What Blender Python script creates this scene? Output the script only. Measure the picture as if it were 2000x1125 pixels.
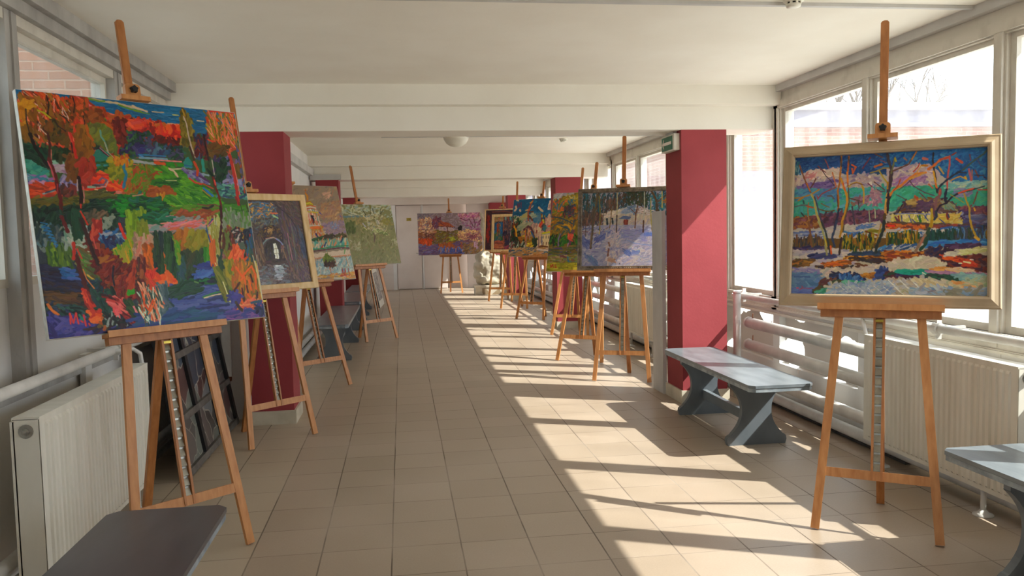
import bpy, bmesh, math, random
import numpy as np
from mathutils import Vector, Matrix

for o in list(bpy.data.objects):
    bpy.data.objects.remove(o, do_unlink=True)
SC = bpy.context.scene
COL = SC.collection

# ---------------------------------------------------------------- camera
cam_d = bpy.data.cameras.new('camera'); cam = bpy.data.objects.new('camera', cam_d); COL.objects.link(cam); SC.camera = cam
cam_d.sensor_width = 36.0; cam_d.lens = 1580.0 / 2000.0 * 36.0; cam_d.clip_end = 200
def _cam():
    yw, pt, rl = .134396, .067812, -.021743
    fwd = Vector((math.sin(yw)*math.cos(pt), math.cos(yw)*math.cos(pt), -math.sin(pt)))
    right = Vector((math.cos(yw), -math.sin(yw), 0)); up = right.cross(fwd)
    r2 = right*math.cos(rl) + up*math.sin(rl); u2 = up*math.cos(rl) - right*math.sin(rl)
    m = Matrix((r2, u2, -fwd)).transposed().to_4x4(); m.translation = Vector((0, 0, 1.5))
    cam.matrix_world = m
_cam()

# ---------------------------------------------------------------- daylight and exposure
world = bpy.data.worlds.new('sky'); SC.world = world; world.use_nodes = True
_bg = world.node_tree.nodes['Background']; _bg.inputs[0].default_value = (.80, .89, 1.0, 1); _bg.inputs[1].default_value = 3.6
sun_d = bpy.data.lights.new('sun', 'SUN'); sun = bpy.data.objects.new('sun', sun_d); COL.objects.link(sun)
sun_d.energy = 12.0; sun_d.angle = math.radians(.55); sun_d.color = (1.0, .965, .91)
sun.rotation_euler = Vector((-1.0, .46, -1.05)).to_track_quat('-Z', 'Y').to_euler(); sun.location = (10, -4, 12)
vs = SC.view_settings; vs.view_transform = 'Standard'; vs.look = 'None'; vs.gamma = 1.0; vs.use_curve_mapping = False; vs.exposure = 0.27
SC.cycles.max_bounces = 12; SC.cycles.diffuse_bounces = 8; SC.cycles.glossy_bounces = 4; SC.cycles.transparent_max_bounces = 16
SC.cycles.sample_clamp_indirect = 8.0; SC.cycles.use_denoising = True

# ---------------------------------------------------------------- helpers
R = random.Random(5)
def srgb(h):
    v = [int(h[i:i+2], 16)/255 for i in (0, 2, 4)]
    return tuple((c/12.92 if c <= .04045 else ((c+.055)/1.055)**2.4) for c in v) + (1,)

class NT:
    def __init__(s, name):
        s.m = bpy.data.materials.new(name); s.m.use_nodes = True; s.t = s.m.node_tree
        s.b = s.t.nodes['Principled BSDF']; s.out = s.t.nodes['Material Output']
    def n(s, typ, **kw):
        x = s.t.nodes.new(typ)
        for k, v in kw.items():
            if k.startswith('i_'):
                k2 = k[2:]; x.inputs[int(k2) if k2.isdigit() else k2].default_value = v
            else: setattr(x, k, v)
        return x
    def l(s, a, b): s.t.links.new(a, b)
    def math(s, op, a, b=None):
        x = s.n('ShaderNodeMath', operation=op)
        for i, v in enumerate((a, b)):
            if v is None: continue
            if isinstance(v, (int, float)): x.inputs[i].default_value = v
            else: s.l(v, x.inputs[i])
        return x.outputs[0]

def noisy(name, c1, c2, rough=.6, scale=6., stretch=(1, 1, 1), bump=.1, detail=6, bscale=None, metallic=0., lo=.35, hi=.65, spec=.5):
    """two tones mixed by stretched noise, with a fine bump: paint, wood, metal, plaster"""
    g = NT(name); tc = g.n('ShaderNodeTexCoord'); mp = g.n('ShaderNodeMapping'); mp.inputs['Scale'].default_value = stretch
    g.l(tc.outputs['Object'], mp.inputs['Vector'])
    nz = g.n('ShaderNodeTexNoise'); nz.inputs['Scale'].default_value = scale; nz.inputs['Detail'].default_value = detail
    g.l(mp.outputs[0], nz.inputs['Vector'])
    cr = g.n('ShaderNodeValToRGB'); cr.color_ramp.elements[0].position = lo; cr.color_ramp.elements[1].position = hi
    cr.color_ramp.elements[0].color = srgb(c1) if isinstance(c1, str) else c1; cr.color_ramp.elements[1].color = srgb(c2) if isinstance(c2, str) else c2
    g.l(nz.outputs[0], cr.inputs[0]); g.l(cr.outputs[0], g.b.inputs['Base Color'])
    g.b.inputs['Roughness'].default_value = rough; g.b.inputs['Metallic'].default_value = metallic; g.b.inputs['Specular IOR Level'].default_value = spec
    if bump:
        n2 = g.n('ShaderNodeTexNoise'); n2.inputs['Scale'].default_value = bscale or scale*3; n2.inputs['Detail'].default_value = 5
        g.l(mp.outputs[0], n2.inputs['Vector'])
        bp = g.n('ShaderNodeBump'); bp.inputs['Strength'].default_value = bump; bp.inputs['Distance'].default_value = .004
        g.l(n2.outputs[0], bp.inputs['Height']); g.l(bp.outputs[0], g.b.inputs['Normal'])
    return g.m

def link(name, me, mat=None, parent=None, smooth=False):
    o = bpy.data.objects.new(name, me); COL.objects.link(o)
    if mat: me.materials.append(mat)
    if smooth:
        me.polygons.foreach_set('use_smooth', [True]*len(me.polygons))
    if parent: o.parent = parent
    return o
def obj(name, bm, mat=None, parent=None, smooth=False, bevel=0):
    if bevel:
        bmesh.ops.bevel(bm, geom=[e for e in bm.edges if len(e.link_faces) == 2 and e.calc_face_angle(0) > .9], offset=bevel, segments=2, affect='EDGES', clamp_overlap=True)
    bmesh.ops.recalc_face_normals(bm, faces=bm.faces)
    me = bpy.data.meshes.new(name); bm.to_mesh(me); bm.free()
    return link(name, me, mat, parent, smooth)
def struct(name, bm, mat, parent=None, bevel=0, smooth=False):
    o = obj(name, bm, mat, parent, bevel=bevel, smooth=smooth)
    if not parent: o['kind'] = 'structure'
    return o
def tag(o, label, cat, group=None, kind=None):
    o['label'] = label; o['category'] = cat
    if group: o['group'] = group
    if kind: o['kind'] = kind
    return o
def thing(name, label, cat, loc=(0, 0, 0), rotz=0, group=None):
    o = bpy.data.objects.new(name, None); COL.objects.link(o); o.location = loc; o.rotation_euler = (0, 0, rotz); o.empty_display_size = .1
    return tag(o, label, cat, group)
def BM(): return bmesh.new()
def bx(bm, x0, x1, y0, y1, z0, z1, M=None):
    vs_ = [bm.verts.new((M @ Vector(p)) if M else p) for p in ((x0, y0, z0), (x1, y0, z0), (x1, y1, z0), (x0, y1, z0), (x0, y0, z1), (x1, y0, z1), (x1, y1, z1), (x0, y1, z1))]
    for f in ((0, 3, 2, 1), (4, 5, 6, 7), (0, 1, 5, 4), (1, 2, 6, 5), (2, 3, 7, 6), (3, 0, 4, 7)): bm.faces.new([vs_[i] for i in f])
    return bm
def box(x0, x1, y0, y1, z0, z1, M=None): return bx(BM(), x0, x1, y0, y1, z0, z1, M)
def bar(bm, a, b, wx, wy, ref=(1, 0, 0), ext=0.):
    """square bar from a to b; wx across ref, wy the other way"""
    a, b = Vector(a), Vector(b); d = (b-a).normalized(); a = a - d*ext; b = b + d*ext
    u = Vector(ref); u = (u - d*u.dot(d)).normalized(); v = d.cross(u)
    vs_ = []
    for p in (a, b):
        for s, t in ((-1, -1), (1, -1), (1, 1), (-1, 1)): vs_.append(bm.verts.new(p + u*s*wx/2 + v*t*wy/2))
    for f in ((3, 2, 1, 0), (4, 5, 6, 7), (0, 1, 5, 4), (1, 2, 6, 5), (2, 3, 7, 6), (3, 0, 4, 7)): bm.faces.new([vs_[i] for i in f])
    return bm
def tube(bm, pts, r, seg=14):
    pts = [Vector(p) for p in pts]; rings = []
    for i, p in enumerate(pts):
        d = (pts[min(i+1, len(pts)-1)] - pts[max(i-1, 0)]).normalized()
        u = d.orthogonal().normalized() if i == 0 else (rings[-1][1] - d*rings[-1][1].dot(d)).normalized()
        v = d.cross(u)
        rr = r[i] if isinstance(r, (list, tuple)) else r
        rings.append(([bm.verts.new(p + (u*math.cos(2*math.pi*k/seg) + v*math.sin(2*math.pi*k/seg))*rr) for k in range(seg)], u))
    for (A, _), (B, _) in zip(rings[:-1], rings[1:]):
        for k in range(seg): bm.faces.new((A[k], A[(k+1) % seg], B[(k+1) % seg], B[k]))
    bm.faces.new(list(reversed(rings[0][0]))); bm.faces.new(rings[-1][0])
    return bm
def lathe(bm, prof, c=(0, 0, 0), M=None, seg=24):
    """prof: (radius, height) pairs round local z"""
    rings = []
    for r_, z in prof:
        ring = []
        for k in range(seg):
            p = Vector((r_*math.cos(2*math.pi*k/seg), r_*math.sin(2*math.pi*k/seg), z))
            p = (M @ p) if M else p
            ring.append(bm.verts.new(p + Vector(c)))
        rings.append(ring)
    for A, B in zip(rings[:-1], rings[1:]):
        for k in range(seg): bm.faces.new((A[k], A[(k+1) % seg], B[(k+1) % seg], B[k]))
    bm.faces.new(list(reversed(rings[0]))); bm.faces.new(rings[-1])
    return bm
def prism(bm, poly, a, b, axis='y'):
    """outline in the plane across axis, extruded from a to b along it"""
    def P(p, t): return {'y': (p[0], t, p[1]), 'x': (t, p[0], p[1]), 'z': (p[0], p[1], t)}[axis]
    A = [bm.verts.new(P(p, a)) for p in poly]; B = [bm.verts.new(P(p, b)) for p in poly]; n = len(poly)
    bm.faces.new(A); bm.faces.new(list(reversed(B)))
    for i in range(n): bm.faces.new((A[i], B[i], B[(i+1) % n], A[(i+1) % n]))
    return bm
# ---------------------------------------------------------------- oil paint: strokes laid on a fine grid of the canvas surface
def hexc(h):
    return np.array([int(h[i:i+2], 16) for i in (0, 2, 4)]) / 255.0

def homog(src, dst):
    A = []
    for (x, y), (u, v) in zip(src, dst):
        A.append([x, y, 1, 0, 0, 0, -u*x, -u*y, -u]); A.append([0, 0, 0, x, y, 1, -v*x, -v*y, -v])
    return np.linalg.svd(np.array(A))[2][-1].reshape(3, 3)

class Paint:
    def __init__(s, W, H, quad, seed=1, base='807868'):
        s.W, s.H = W, H
        s.rng = np.random.default_rng(seed)
        s.c = np.ones((H, W, 3)) * hexc(base); s.h = np.zeros((H, W))
        s.M = homog(quad, [(0, 0), (W, 0), (W, H), (0, H)])
        q = [np.array(p, float) for p in quad]
        s.k = 0.5 * (W / (0.5*(np.linalg.norm(q[1]-q[0]) + np.linalg.norm(q[2]-q[3]))) + H / (0.5*(np.linalg.norm(q[3]-q[0]) + np.linalg.norm(q[2]-q[1]))))
    def m(s, pts):
        P = np.asarray(pts, float).reshape(-1, 2)
        h = np.c_[P, np.ones(len(P))] @ s.M.T
        return h[:, :2] / h[:, 2:]
    def _inside(s, P, X, Y):
        ins = np.zeros(X.shape, bool); n = len(P)
        for i in range(n):
            x1, y1 = P[i]; x2, y2 = P[(i+1) % n]
            if y1 == y2: continue
            c = ((y1 > Y) != (y2 > Y)) & (X < (x2-x1)*(Y-y1)/(y2-y1) + x1)
            ins ^= c
        return ins
    def poly(s, pts, col, jit=.014):
        P = s.m(pts)
        x0, y0 = np.maximum(np.floor(P.min(0)).astype(int), 0); x1, y1 = np.ceil(P.max(0)).astype(int) + 1
        x1 = min(x1, s.W); y1 = min(y1, s.H)
        if x1 <= x0 or y1 <= y0: return
        Y, X = np.mgrid[y0:y1, x0:x1] + .5
        wob = np.sin(X*.37 + Y*.21 + s.rng.random()*6)*.7 + np.sin(Y*.53 - X*.17 + s.rng.random()*6)*.6
        ins = s._inside(P, X + wob, Y + wob[::-1, ::-1])
        s.c[y0:y1, x0:x1][ins] = hexc(col) + s.rng.normal(0, jit, (ins.sum(), 1))
    def st(s, pts, col, w, a=1.0, br=.07, mapped=False, cj=.024):
        P = s.m(pts) if not mapped else np.asarray(pts, float)
        w = max(w * s.k * .64, 1.2)
        r = w*.5 + 1
        x0, y0 = np.maximum(np.floor(P.min(0)-r).astype(int), 0); x1, y1 = np.ceil(P.max(0)+r).astype(int) + 1
        x1 = min(x1, s.W); y1 = min(y1, s.H)
        if x1 <= x0 or y1 <= y0: return
        Y, X = np.mgrid[y0:y1, x0:x1] + .5
        best = np.full(X.shape, 1e9); perp = np.zeros(X.shape); along = np.zeros(X.shape); acc = 0
        if len(P) == 1: P = np.vstack([P, P + [1, 0]])
        for (ax, ay), (bx, by) in zip(P[:-1], P[1:]):
            dx, dy = bx-ax, by-ay; L = math.hypot(dx, dy) + 1e-6
            t = np.clip(((X-ax)*dx + (Y-ay)*dy) / (L*L), 0, 1)
            d = np.hypot(X-ax-t*dx, Y-ay-t*dy)
            sg = ((X-ax)*dy - (Y-ay)*dx) / L
            k = d < best
            best[k] = d[k]; perp[k] = sg[k]; along[k] = acc + t[k]*L
            acc += L
        ph = s.rng.random(4)*6.28
        bris = np.sin(perp*2.1 + ph[0])*.5 + np.sin(perp*3.7 + ph[1] + np.sin(along*.12 + ph[2]))*.5
        edge = w*.5*(1 + .16*np.sin(along*.45 + ph[3]) + .10*bris)
        al = np.clip(edge - best + .5, 0, 1) * a
        al = al[..., None]
        c = hexc(col) + s.rng.normal(0, cj, 3)*.45 + s.rng.normal(0, cj)
        cc = c * (1 + br*bris[..., None])
        S = s.c[y0:y1, x0:x1]; S[:] = S*(1-al) + cc*al
        Hh = s.h[y0:y1, x0:x1]; A = al[..., 0]
        Hh[:] = Hh*(1-A) + A*(.45 + .3*bris + .35*np.clip(best/(w*.5), 0, 1)**2 + Hh*.25)
    def dabs(s, pts, cols, n, ln, w, ang=0, aj=25, curve=.25, a=.95, br=.08):
        """n short brush strokes with centres inside a polygon; angle in degrees, 0 = along x, 90 = up"""
        cols = cols.split(); P = s.m(pts)
        lo = P.min(0); hi = P.max(0); k = 0; tries = 0; n = int(n*1.55)
        while k < n and tries < n*12:
            tries += 1
            c = lo + s.rng.random(2)*(hi-lo)
            if not s._inside(P, np.array([c[0]]), np.array([c[1]]))[0]: continue
            an = math.radians(ang + s.rng.normal(0, aj)); L = ln*s.k*.88*(.5 + s.rng.random())
            d = np.array([math.cos(an), -math.sin(an)])*L/2; nn = np.array([-d[1], d[0]])*curve*s.rng.normal()
            s.st([c-d, c+nn*.5, c+d], cols[s.rng.integers(len(cols))], w*(.6 + .8*s.rng.random()), a, br, mapped=True)
            k += 1

def cr(ox, oy, sc):
    """points read off an enlarged view of the picture: flat list -> pairs"""
    def f(*v):
        return [(ox + v[i]*sc, oy + v[i+1]*sc) for i in range(0, len(v), 2)]
    return f
def paint_autumn_pond():
    p = Paint(440, 462, [(30.5, 177), (459, 216.5), (519.6, 614), (96, 667)], 3, '35502a')
    s = 260/1125
    A, B, Cc, Dd = cr(20, 170, s), cr(260, 180, s), cr(40, 410, s), cr(270, 400, s)
    # sky
    p.poly(A(40,20, 1125,120, 1125,320, 700,200, 40,150), '0a5a8c'); p.poly(B(0,80, 700,120, 700,330, 0,300), '0a5a8c')
    p.dabs(A(40,30, 1125,120, 1125,260, 700,150, 40,120), '0d5f92 085080 1a6a9a', 60, 22, 5, -5, 12)
    p.dabs(B(0,90, 640,130, 640,330, 300,240, 0,220), '0d5f92 085080 1268a0', 60, 22, 5, -5, 12)
    p.st(A(640,95, 720,110, 800,125, 900,135, 990,160, 1125,190), 'b8a58c', 7); p.st(A(650,100, 760,125, 800,120), '4a7a18', 5)
    p.st(A(920,150, 1000,180, 1110,205), '5a8214', 5); p.st(B(0,115, 60,140, 120,160), 'c2ae90', 6); p.st(B(10,155, 80,170, 140,180), '5a8214', 3)
    p.st(B(165,160, 230,165, 260,165), 'b0a088', 4); p.st(B(340,185, 385,188), 'a8b070', 4); p.st(B(480,125, 560,130), '9aa8a0', 3)
    p.poly(A(40,25, 140,30, 120,60, 60,100, 45,95), '0d5f95')
    # far red woods
    p.poly(A(520,80, 640,85, 700,150, 830,215, 1000,260, 1125,265, 1125,600, 700,560, 520,560), '8a2a10')
    p.poly(B(0,240, 100,230, 240,250, 420,290, 420,480, 0,500), '8a2010')
    p.st(A(560,95, 640,130, 690,175, 780,210), 'd8606a', 9); p.st(A(700,180, 800,215, 1000,265, 1125,270), 'd86a5c', 4)
    p.st(B(0,235, 140,240, 250,255, 330,285, 410,300), 'e08878', 5); p.st(B(300,260, 400,270), 'c8a088', 7)
    p.dabs(A(640,170, 1125,280, 1125,560, 950,560, 900,400, 680,240), 'c23a14 8c3010 70200e a04a14 b02a18 5a1a10', 120, 14, 9, 60, 40)
    p.dabs(B(0,250, 240,260, 410,310, 410,440, 120,440, 0,330), 'c22a18 a02018 d04a20 701410 b05a18 8c1410', 130, 12, 9, 60, 50)
    p.dabs(B(260,300, 400,290, 400,420, 300,400), 'c81c10 d85018 a81410', 24, 12, 10, 70, 40)
    p.dabs(B(130,360, 400,400, 380,470, 150,470), '4a0f10 601410 2c1412', 40, 10, 8, 60, 40)
    p.dabs(B(0,340, 130,330, 200,440, 420,450, 440,560, 0,540), '12402a 1c3a3c 0e2a20 2c2c48 1a5040 3a3a60', 100, 10, 8, 60, 50)
    p.dabs(B(0,440, 300,450, 300,530, 0,520), '2a2a58 34305c 24466a 40607c', 26, 9, 9, 50, 40)
    p.poly(A(980,370, 1125,400, 1125,570, 930,560, 940,420), '17402a'); p.dabs(A(980,370, 1125,400, 1125,570, 930,560), '17402a 2a5a34 243c5c 2a2050 0e2c24', 50, 10, 8, 50, 40)
    p.dabs(A(1040,490, 1125,470, 1125,560, 1050,560), '2a2058 30307a 403a70', 10, 10, 9, 10, 30)
    # far bank roofs
    p.st(B(50,525, 280,535), '2f7ab8', 4); p.st(B(60,550, 290,560), '6a8ea8', 6); p.st(B(0,585, 190,600), '8f96a0', 8); p.st(B(190,590, 265,600), 'c84a10', 10)
    p.st(B(180,568, 410,578), 'd88078', 4); p.poly(B(285,585, 430,590, 435,620, 285,625), '1c7a14'); p.st(B(360,600, 370,612), '70521c', 5)
    p.st(A(1040,615, 1125,628), 'a0a0a8', 6); p.st(A(1095,575, 1125,585), '2f7ab8', 4); p.st(A(1040,650, 1125,655), 'd87060', 3)
    p.poly(B(430,580, 470,530, 510,600, 500,630, 440,630), '1a7a78'); p.st(B(440,610, 500,620), '20608a', 6)
    # hill
    p.poly(B(0,625, 200,625, 320,640, 420,640, 520,730, 700,860, 760,940, 980,930, 1005,1060, 0,1125), '3a7a10')
    p.poly(A(980,690, 1125,655, 1125,900, 940,900), '6a6a14')
    p.dabs(B(0,640, 300,640, 300,760, 0,860), '7a4a14 6a6a14 8a5a14 4a7a12 9a3a14', 70, 14, 8, 50, 40)
    p.dabs(A(960,700, 1125,660, 1125,900, 960,890), '8a3a14 6a7012 9a5a14 4a8010 a0401c', 60, 14, 8, 60, 30)
    p.dabs(B(250,640, 420,650, 720,880, 740,960, 300,960, 200,800), '3c8410 2f7410 4a9014 1f6a10 5aa018 3a7a20', 170, 26, 7, -18, 16)
    p.dabs(B(180,740, 380,730, 360,800, 180,790), '0f4a18 124f14 2a6a10', 20, 20, 6, 10, 14)
    p.st(B(280,740, 370,740), 'a8a878', 2.5); p.dabs(B(150,800, 300,790, 330,860, 140,880), '9a4a10 8a4010 a85a14', 30, 14, 8, 20, 30); p.dabs(B(200,860, 260,850, 250,950, 200,940), 'c07a10 b08a14', 8, 12, 6, 80, 15)
    p.st(B(310,640, 350,660, 380,705), 'c0a890', 7); p.st(B(330,645, 440,635), 'b0a088', 5)
    p.dabs(B(420,640, 560,660, 640,760, 480,720), '5a4a8a 6a6a9a 503a7a 7a80a8', 26, 10, 7, -30, 20)
    p.st(B(480,720, 530,755, 580,765), 'b02818', 6); p.st(B(590,760, 680,800), 'a85020', 5)
    p.st(B(600,800, 640,835, 675,862), '1a6ab8', 7); p.st(B(590,815, 630,850, 660,872), 'c05a40', 2.5)
    # green meadow, shadow of the bank
    p.poly(A(830,930, 1125,910, 1125,1125, 560,1125, 600,980), '0c5a20'); p.poly(B(0,880, 140,880, 330,960, 330,1060, 0,1125), '0c5a2a')
    p.dabs(A(620,920, 1125,920, 1125,1110, 620,1110), '0a6a20 0f5020 138020 0c4a2c 1c7a1c', 110, 20, 8, 10, 20)
    p.dabs(B(0,880, 200,890, 330,970, 320,1080, 100,1060, 0,1100), '0b4a20 0d6030 146a18 083c24 0c5a4a', 100, 18, 8, 12, 22)
    p.dabs(B(340,950, 720,950, 720,1010, 360,1030), '3f7a12 4f8014 6a6020', 40, 22, 6, 8, 10)
    p.dabs(B(380,1000, 720,980, 640,1080, 380,1080), '8a3a20 7a4020 a0502c 6a5a30', 60, 18, 7, 14, 14)
    p.dabs(B(760,930, 990,940, 1000,1030, 770,1000), '3c7a18 4a8a20 2f6a18', 30, 16, 6, 2, 10)
    p.st(B(550,935, 620,945, 690,935, 740,955), '6a4034', 4); p.st(B(590,965, 640,970, 680,945), '2a2a1c', 7)
    p.poly(A(610,990, 700,940, 800,950, 830,1000, 780,1050, 640,1060), '08301c'); p.dabs(A(610,950, 830,950, 810,1050, 620,1050), '06281a 0a3a20 0a302a', 24, 20, 9, 0, 30)
    # left houses and town
    p.poly(A(120,560, 300,640, 320,760, 150,780, 130,640), '1f6a5a'); p.dabs(A(130,620, 300,640, 300,760, 150,760), '2a7a6a 1f7a70 1a5a4a 3a8a78', 40, 14, 8, 0, 40)
    p.poly(A(350,625, 470,630, 465,725, 370,700), '7aa898'); p.dabs(A(370,670, 465,670, 465,730, 380,720), '8a6a90 a088a8 9a8a98', 14, 10, 7, 5, 20)
    p.poly(A(690,600, 760,500, 880,600, 880,640, 690,640), '1a6a60'); p.poly(A(710,640, 880,630, 880,740, 720,740), '1a4a24'); p.dabs(A(720,640, 880,640, 870,740, 720,740), '144018 1f5a20 2a5a38', 24, 16, 7, 2, 10)
    p.st(A(735,665, 760,662), '2a7a8a', 6); p.st(A(800,665, 820,662), '2a7a8a', 6)
    p.st(A(690,550, 740,505, 800,560, 880,615), '3a1420', 5); p.st(A(740,500, 860,600), 'a07080', 3); p.dabs(A(690,470, 770,460, 780,500, 700,530), '101c1a 0c2a20', 10, 8, 6, 20, 40)
    p.dabs(A(150,760, 380,780, 380,860, 160,860), '2a6a8a 2a3a8a 8a5a9a 3a7a8a 6a8aa8', 40, 12, 7, -10, 25)
    p.dabs(A(200,800, 320,820, 300,880, 200,870), '9a6a98 a87aa0 b87a90', 14, 14, 9, 0, 25)
    p.dabs(A(150,850, 400,830, 400,950, 170,950), 'c03a10 a83010 d0481c 8a2a10', 46, 18, 9, -5, 20); p.st(A(280,915, 380,885), '8a9aa0', 4); p.st(A(300,905, 400,870), '2a3a50', 4); p.st(A(290,955, 400,940), '1f6a6a', 4)
    p.dabs(A(630,760, 800,730, 920,820, 930,880, 640,870), 'c8280c d83a10 b82414 e05a1c', 60, 20, 9, 0, 25)
    p.st(A(720,830, 790,830, 820,790, 780,770, 750,800), '6a5a70', 5); p.st(A(740,850, 810,845, 830,800), 'a89a98', 3); p.st(A(650,850, 720,850), '7a9a90', 7); p.st(A(700,835, 760,840), '3a2a30', 5)
    p.st(A(720,870, 820,880), 'e0a080', 4); p.st(A(900,890, 935,890), 'c87060', 9)
    p.dabs(A(640,890, 860,880, 860,930, 640,950), '4a4a1c 5a5a20 3a401c', 22, 18, 8, 5, 12)
    p.dabs(A(420,780, 560,760, 560,880, 430,880), '5f5a90 4a4a80 8a80a8', 26, 12, 9, 60, 30); p.dabs(A(440,850, 560,860, 550,940, 450,940), '5a2a24 3a1c1c 702a24', 14, 12, 8, 60, 30)
    # yellow green trees by the hill
    p.dabs(A(860,600, 1000,590, 1020,700, 960,800, 850,790), '7a7a12 8a8a18 6a7014 a08a10 5a6a10', 60, 14, 9, 50, 40)
    p.st(A(1000,620, 960,680, 985,740, 960,850), '1a6a9a', 8); p.st(A(880,620, 1000,600), 'b05a10', 5); p.dabs(A(880,600, 1010,590, 1000,660, 900,650), 'c07a10 b04a10', 10, 10, 7, 60, 30)
    p.st(A(1040,920, 1125,905), 'a8785c', 4)
    # dark band, green undergrowth left
    p.poly(A(110,470, 300,560, 320,700, 280,690, 130,600), '0a3020'); p.dabs(A(110,480, 330,560, 320,690, 130,590), '08281c 0c3a28 0a2018 103020', 60, 14, 9, -30, 30)
    p.dabs(A(360,480, 510,470, 500,620, 380,620), '0c2c18 2a3014 143820 1a2a10', 40, 12, 9, 60, 30)
    p.dabs(A(160,960, 600,940, 600,1050, 180,1060), '5a5210 4a4a10 6a5a14 3a4010 2c3a10', 80, 20, 9, 5, 15)
    p.dabs(A(180,1040, 680,1020, 680,1125, 200,1125), '08301c 0a2418 103820 0c2c24', 80, 16, 9, 30, 35)
    # red-orange tree crown, left
    p.poly(A(60,130, 140,45, 330,60, 430,100, 520,100, 560,160, 650,160, 680,300, 640,420, 560,500, 470,520, 300,480, 150,440, 90,380, 60,240), '9a3410')
    for cl, n, w in (('b0400f c0480f a03a10 8a2a10 c83a14', 190, 7), ('d8582a e07048 c8401c', 70, 4), ('5a2a10 3a1c10 6a3a12', 60, 5), ('c0a8a0 d88a80', 24, 2.2), ('7a4a12 8a5a14', 30, 8)):
        p.dabs(A(60,150, 150,50, 330,70, 430,110, 520,130, 520,480, 300,470, 150,430, 90,330), cl, n, 20, w, 110, 22)
    p.dabs(A(100,130, 180,130, 180,200, 110,200), 'c08810 b87a10', 12, 12, 8, 0, 40); p.dabs(A(80,210, 130,210, 130,360, 95,360), 'b87a10 a86a10', 12, 10, 8, 80, 20); p.st(A(240,210, 290,230, 340,270), 'a8a010', 6)
    p.dabs(A(90,370, 180,370, 180,460, 110,470), '6a4a10 7a5212', 14, 12, 10, 80, 25)
    p.dabs(A(300,310, 520,340, 500,480, 330,440), '4a3a10 5a4210 2a2a14 6a3a10', 40, 14, 9, 70, 30)
    p.dabs(A(520,120, 650,120, 650,300, 530,320), '6a3a10 7a4410 a83c10 5a3010 c04a18', 50, 16, 9, 80, 25)
    p.dabs(A(540,330, 640,300, 620,400, 550,400), 'c83018 b02a14 d05030', 16, 14, 6, 70, 20)
    for q in (A(530,90, 550,150, 540,220), A(620,250, 635,310, 600,380), A(310,80, 330,160, 320,240), A(135,200, 140,300, 165,400), A(380,290, 410,340, 470,380), A(420,240, 470,270, 500,310)):
        p.st(q, '241410', 3.5)
    # mid ochre trees
    p.poly(A(560,400, 640,350, 700,440, 690,560, 640,640, 560,620), '7a4a0c'); p.dabs(A(560,380, 660,350, 700,470, 680,600, 560,600), '7a4a0c 8a500c 6a480e 8a5a10', 50, 16, 11, 80, 20)
    p.poly(A(480,640, 520,580, 590,590, 600,740, 540,800, 470,720), '6a3a0c'); p.dabs(A(480,600, 590,590, 600,760, 500,780), '6a3a0c 74420e 5f3810', 34, 16, 11, 80, 25)
    p.poly(A(590,640, 700,640, 720,720, 620,840, 580,780), '8a2414'); p.dabs(A(590,640, 710,640, 710,740, 620,830), '8c2614 7c2210 a02c18', 34, 16, 11, 80, 25)
    p.poly(A(650,320, 740,290, 820,330, 900,420, 915,540, 860,560, 800,500, 720,460, 680,420), '5a6424'); p.dabs(A(660,310, 780,300, 900,440, 900,550, 720,450), '5a6424 4f5a24 6a6a20 66701c', 60, 16, 11, 60, 20)
    p.st(A(700,280, 800,300, 880,360, 900,430), 'b8540c', 9); p.st(A(650,330, 660,400, 700,450), 'a84c0c', 8)
    p.st(A(765,370, 770,420, 800,460, 830,550), '5a9a90', 5); p.st(A(800,470, 830,550, 880,600), 'a0907c', 2.5)
    p.dabs(A(680,210, 780,200, 780,280, 690,280), '7a3a10 6a3410 8a4010', 16, 14, 10, 30, 30)
    p.st(A(840,250, 960,260), '9a4a10', 10); p.poly(A(860,280, 980,290, 970,500, 900,480, 910,400), '4f1410'); p.dabs(A(880,290, 980,300, 970,500, 920,480), '4f1410 5f1a10 701c14', 30, 16, 9, 85, 15)
    p.dabs(A(1020,280, 1125,280, 1125,340, 1020,340), 'c8301c b83a34 d84a28', 16, 16, 9, 10, 25)
    # trunks, left
    p.st(A(170,410, 210,520, 260,590, 300,650, 330,690), '14100e', 9); p.st(A(320,400, 340,500, 330,620), '3a1410', 7); p.st(A(350,540, 350,640), 'c86a60', 2.5)
    p.st(A(330,620, 360,700, 390,780, 400,860, 430,960, 430,1010), '5a1414', 10); p.st(A(320,640, 350,700, 375,790), 'b04a58', 4); p.st(A(400,830, 400,900), '9a3030', 3)
    p.st(A(510,400, 530,480, 550,560, 560,600), 'b82418', 9); p.st(A(495,390, 520,470, 530,560), 'd04838', 4); p.st(A(520,480, 530,560), '3a1010', 5)
    p.st(A(580,770, 590,840, 600,920, 600,990), '240c10', 10); p.st(A(620,850, 628,930, 625,980), 'c07070', 3); p.st(A(570,790, 570,880), 'b0a0a0', 3)
    p.st(A(600,1000, 600,1060, 620,1125), 'c03820', 5); p.st(A(430,1010, 440,1110), '4a1010', 8)
    # poplar and right trees
    p.poly(B(400,150, 430,130, 470,200, 510,240, 540,330, 530,470, 480,430, 410,420, 400,260), '5a4c10'); p.dabs(B(400,140, 450,150, 540,330, 520,460, 410,410), '5a4c10 6a5a14 4a4a12 7a6a18', 60, 14, 8, 85, 15)
    p.st(B(430,200, 455,260, 470,350, 495,450, 530,540), 'b0a090', 5); p.st(B(480,450, 520,560), '3a2018', 6); p.st(B(420,140, 440,190), '9a7a14', 6)
    p.dabs(B(530,340, 640,320, 640,540, 520,540), '4a1418 5a1c1c 2a2040 1a4a7a 701c1c', 60, 10, 7, 80, 20)
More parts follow.
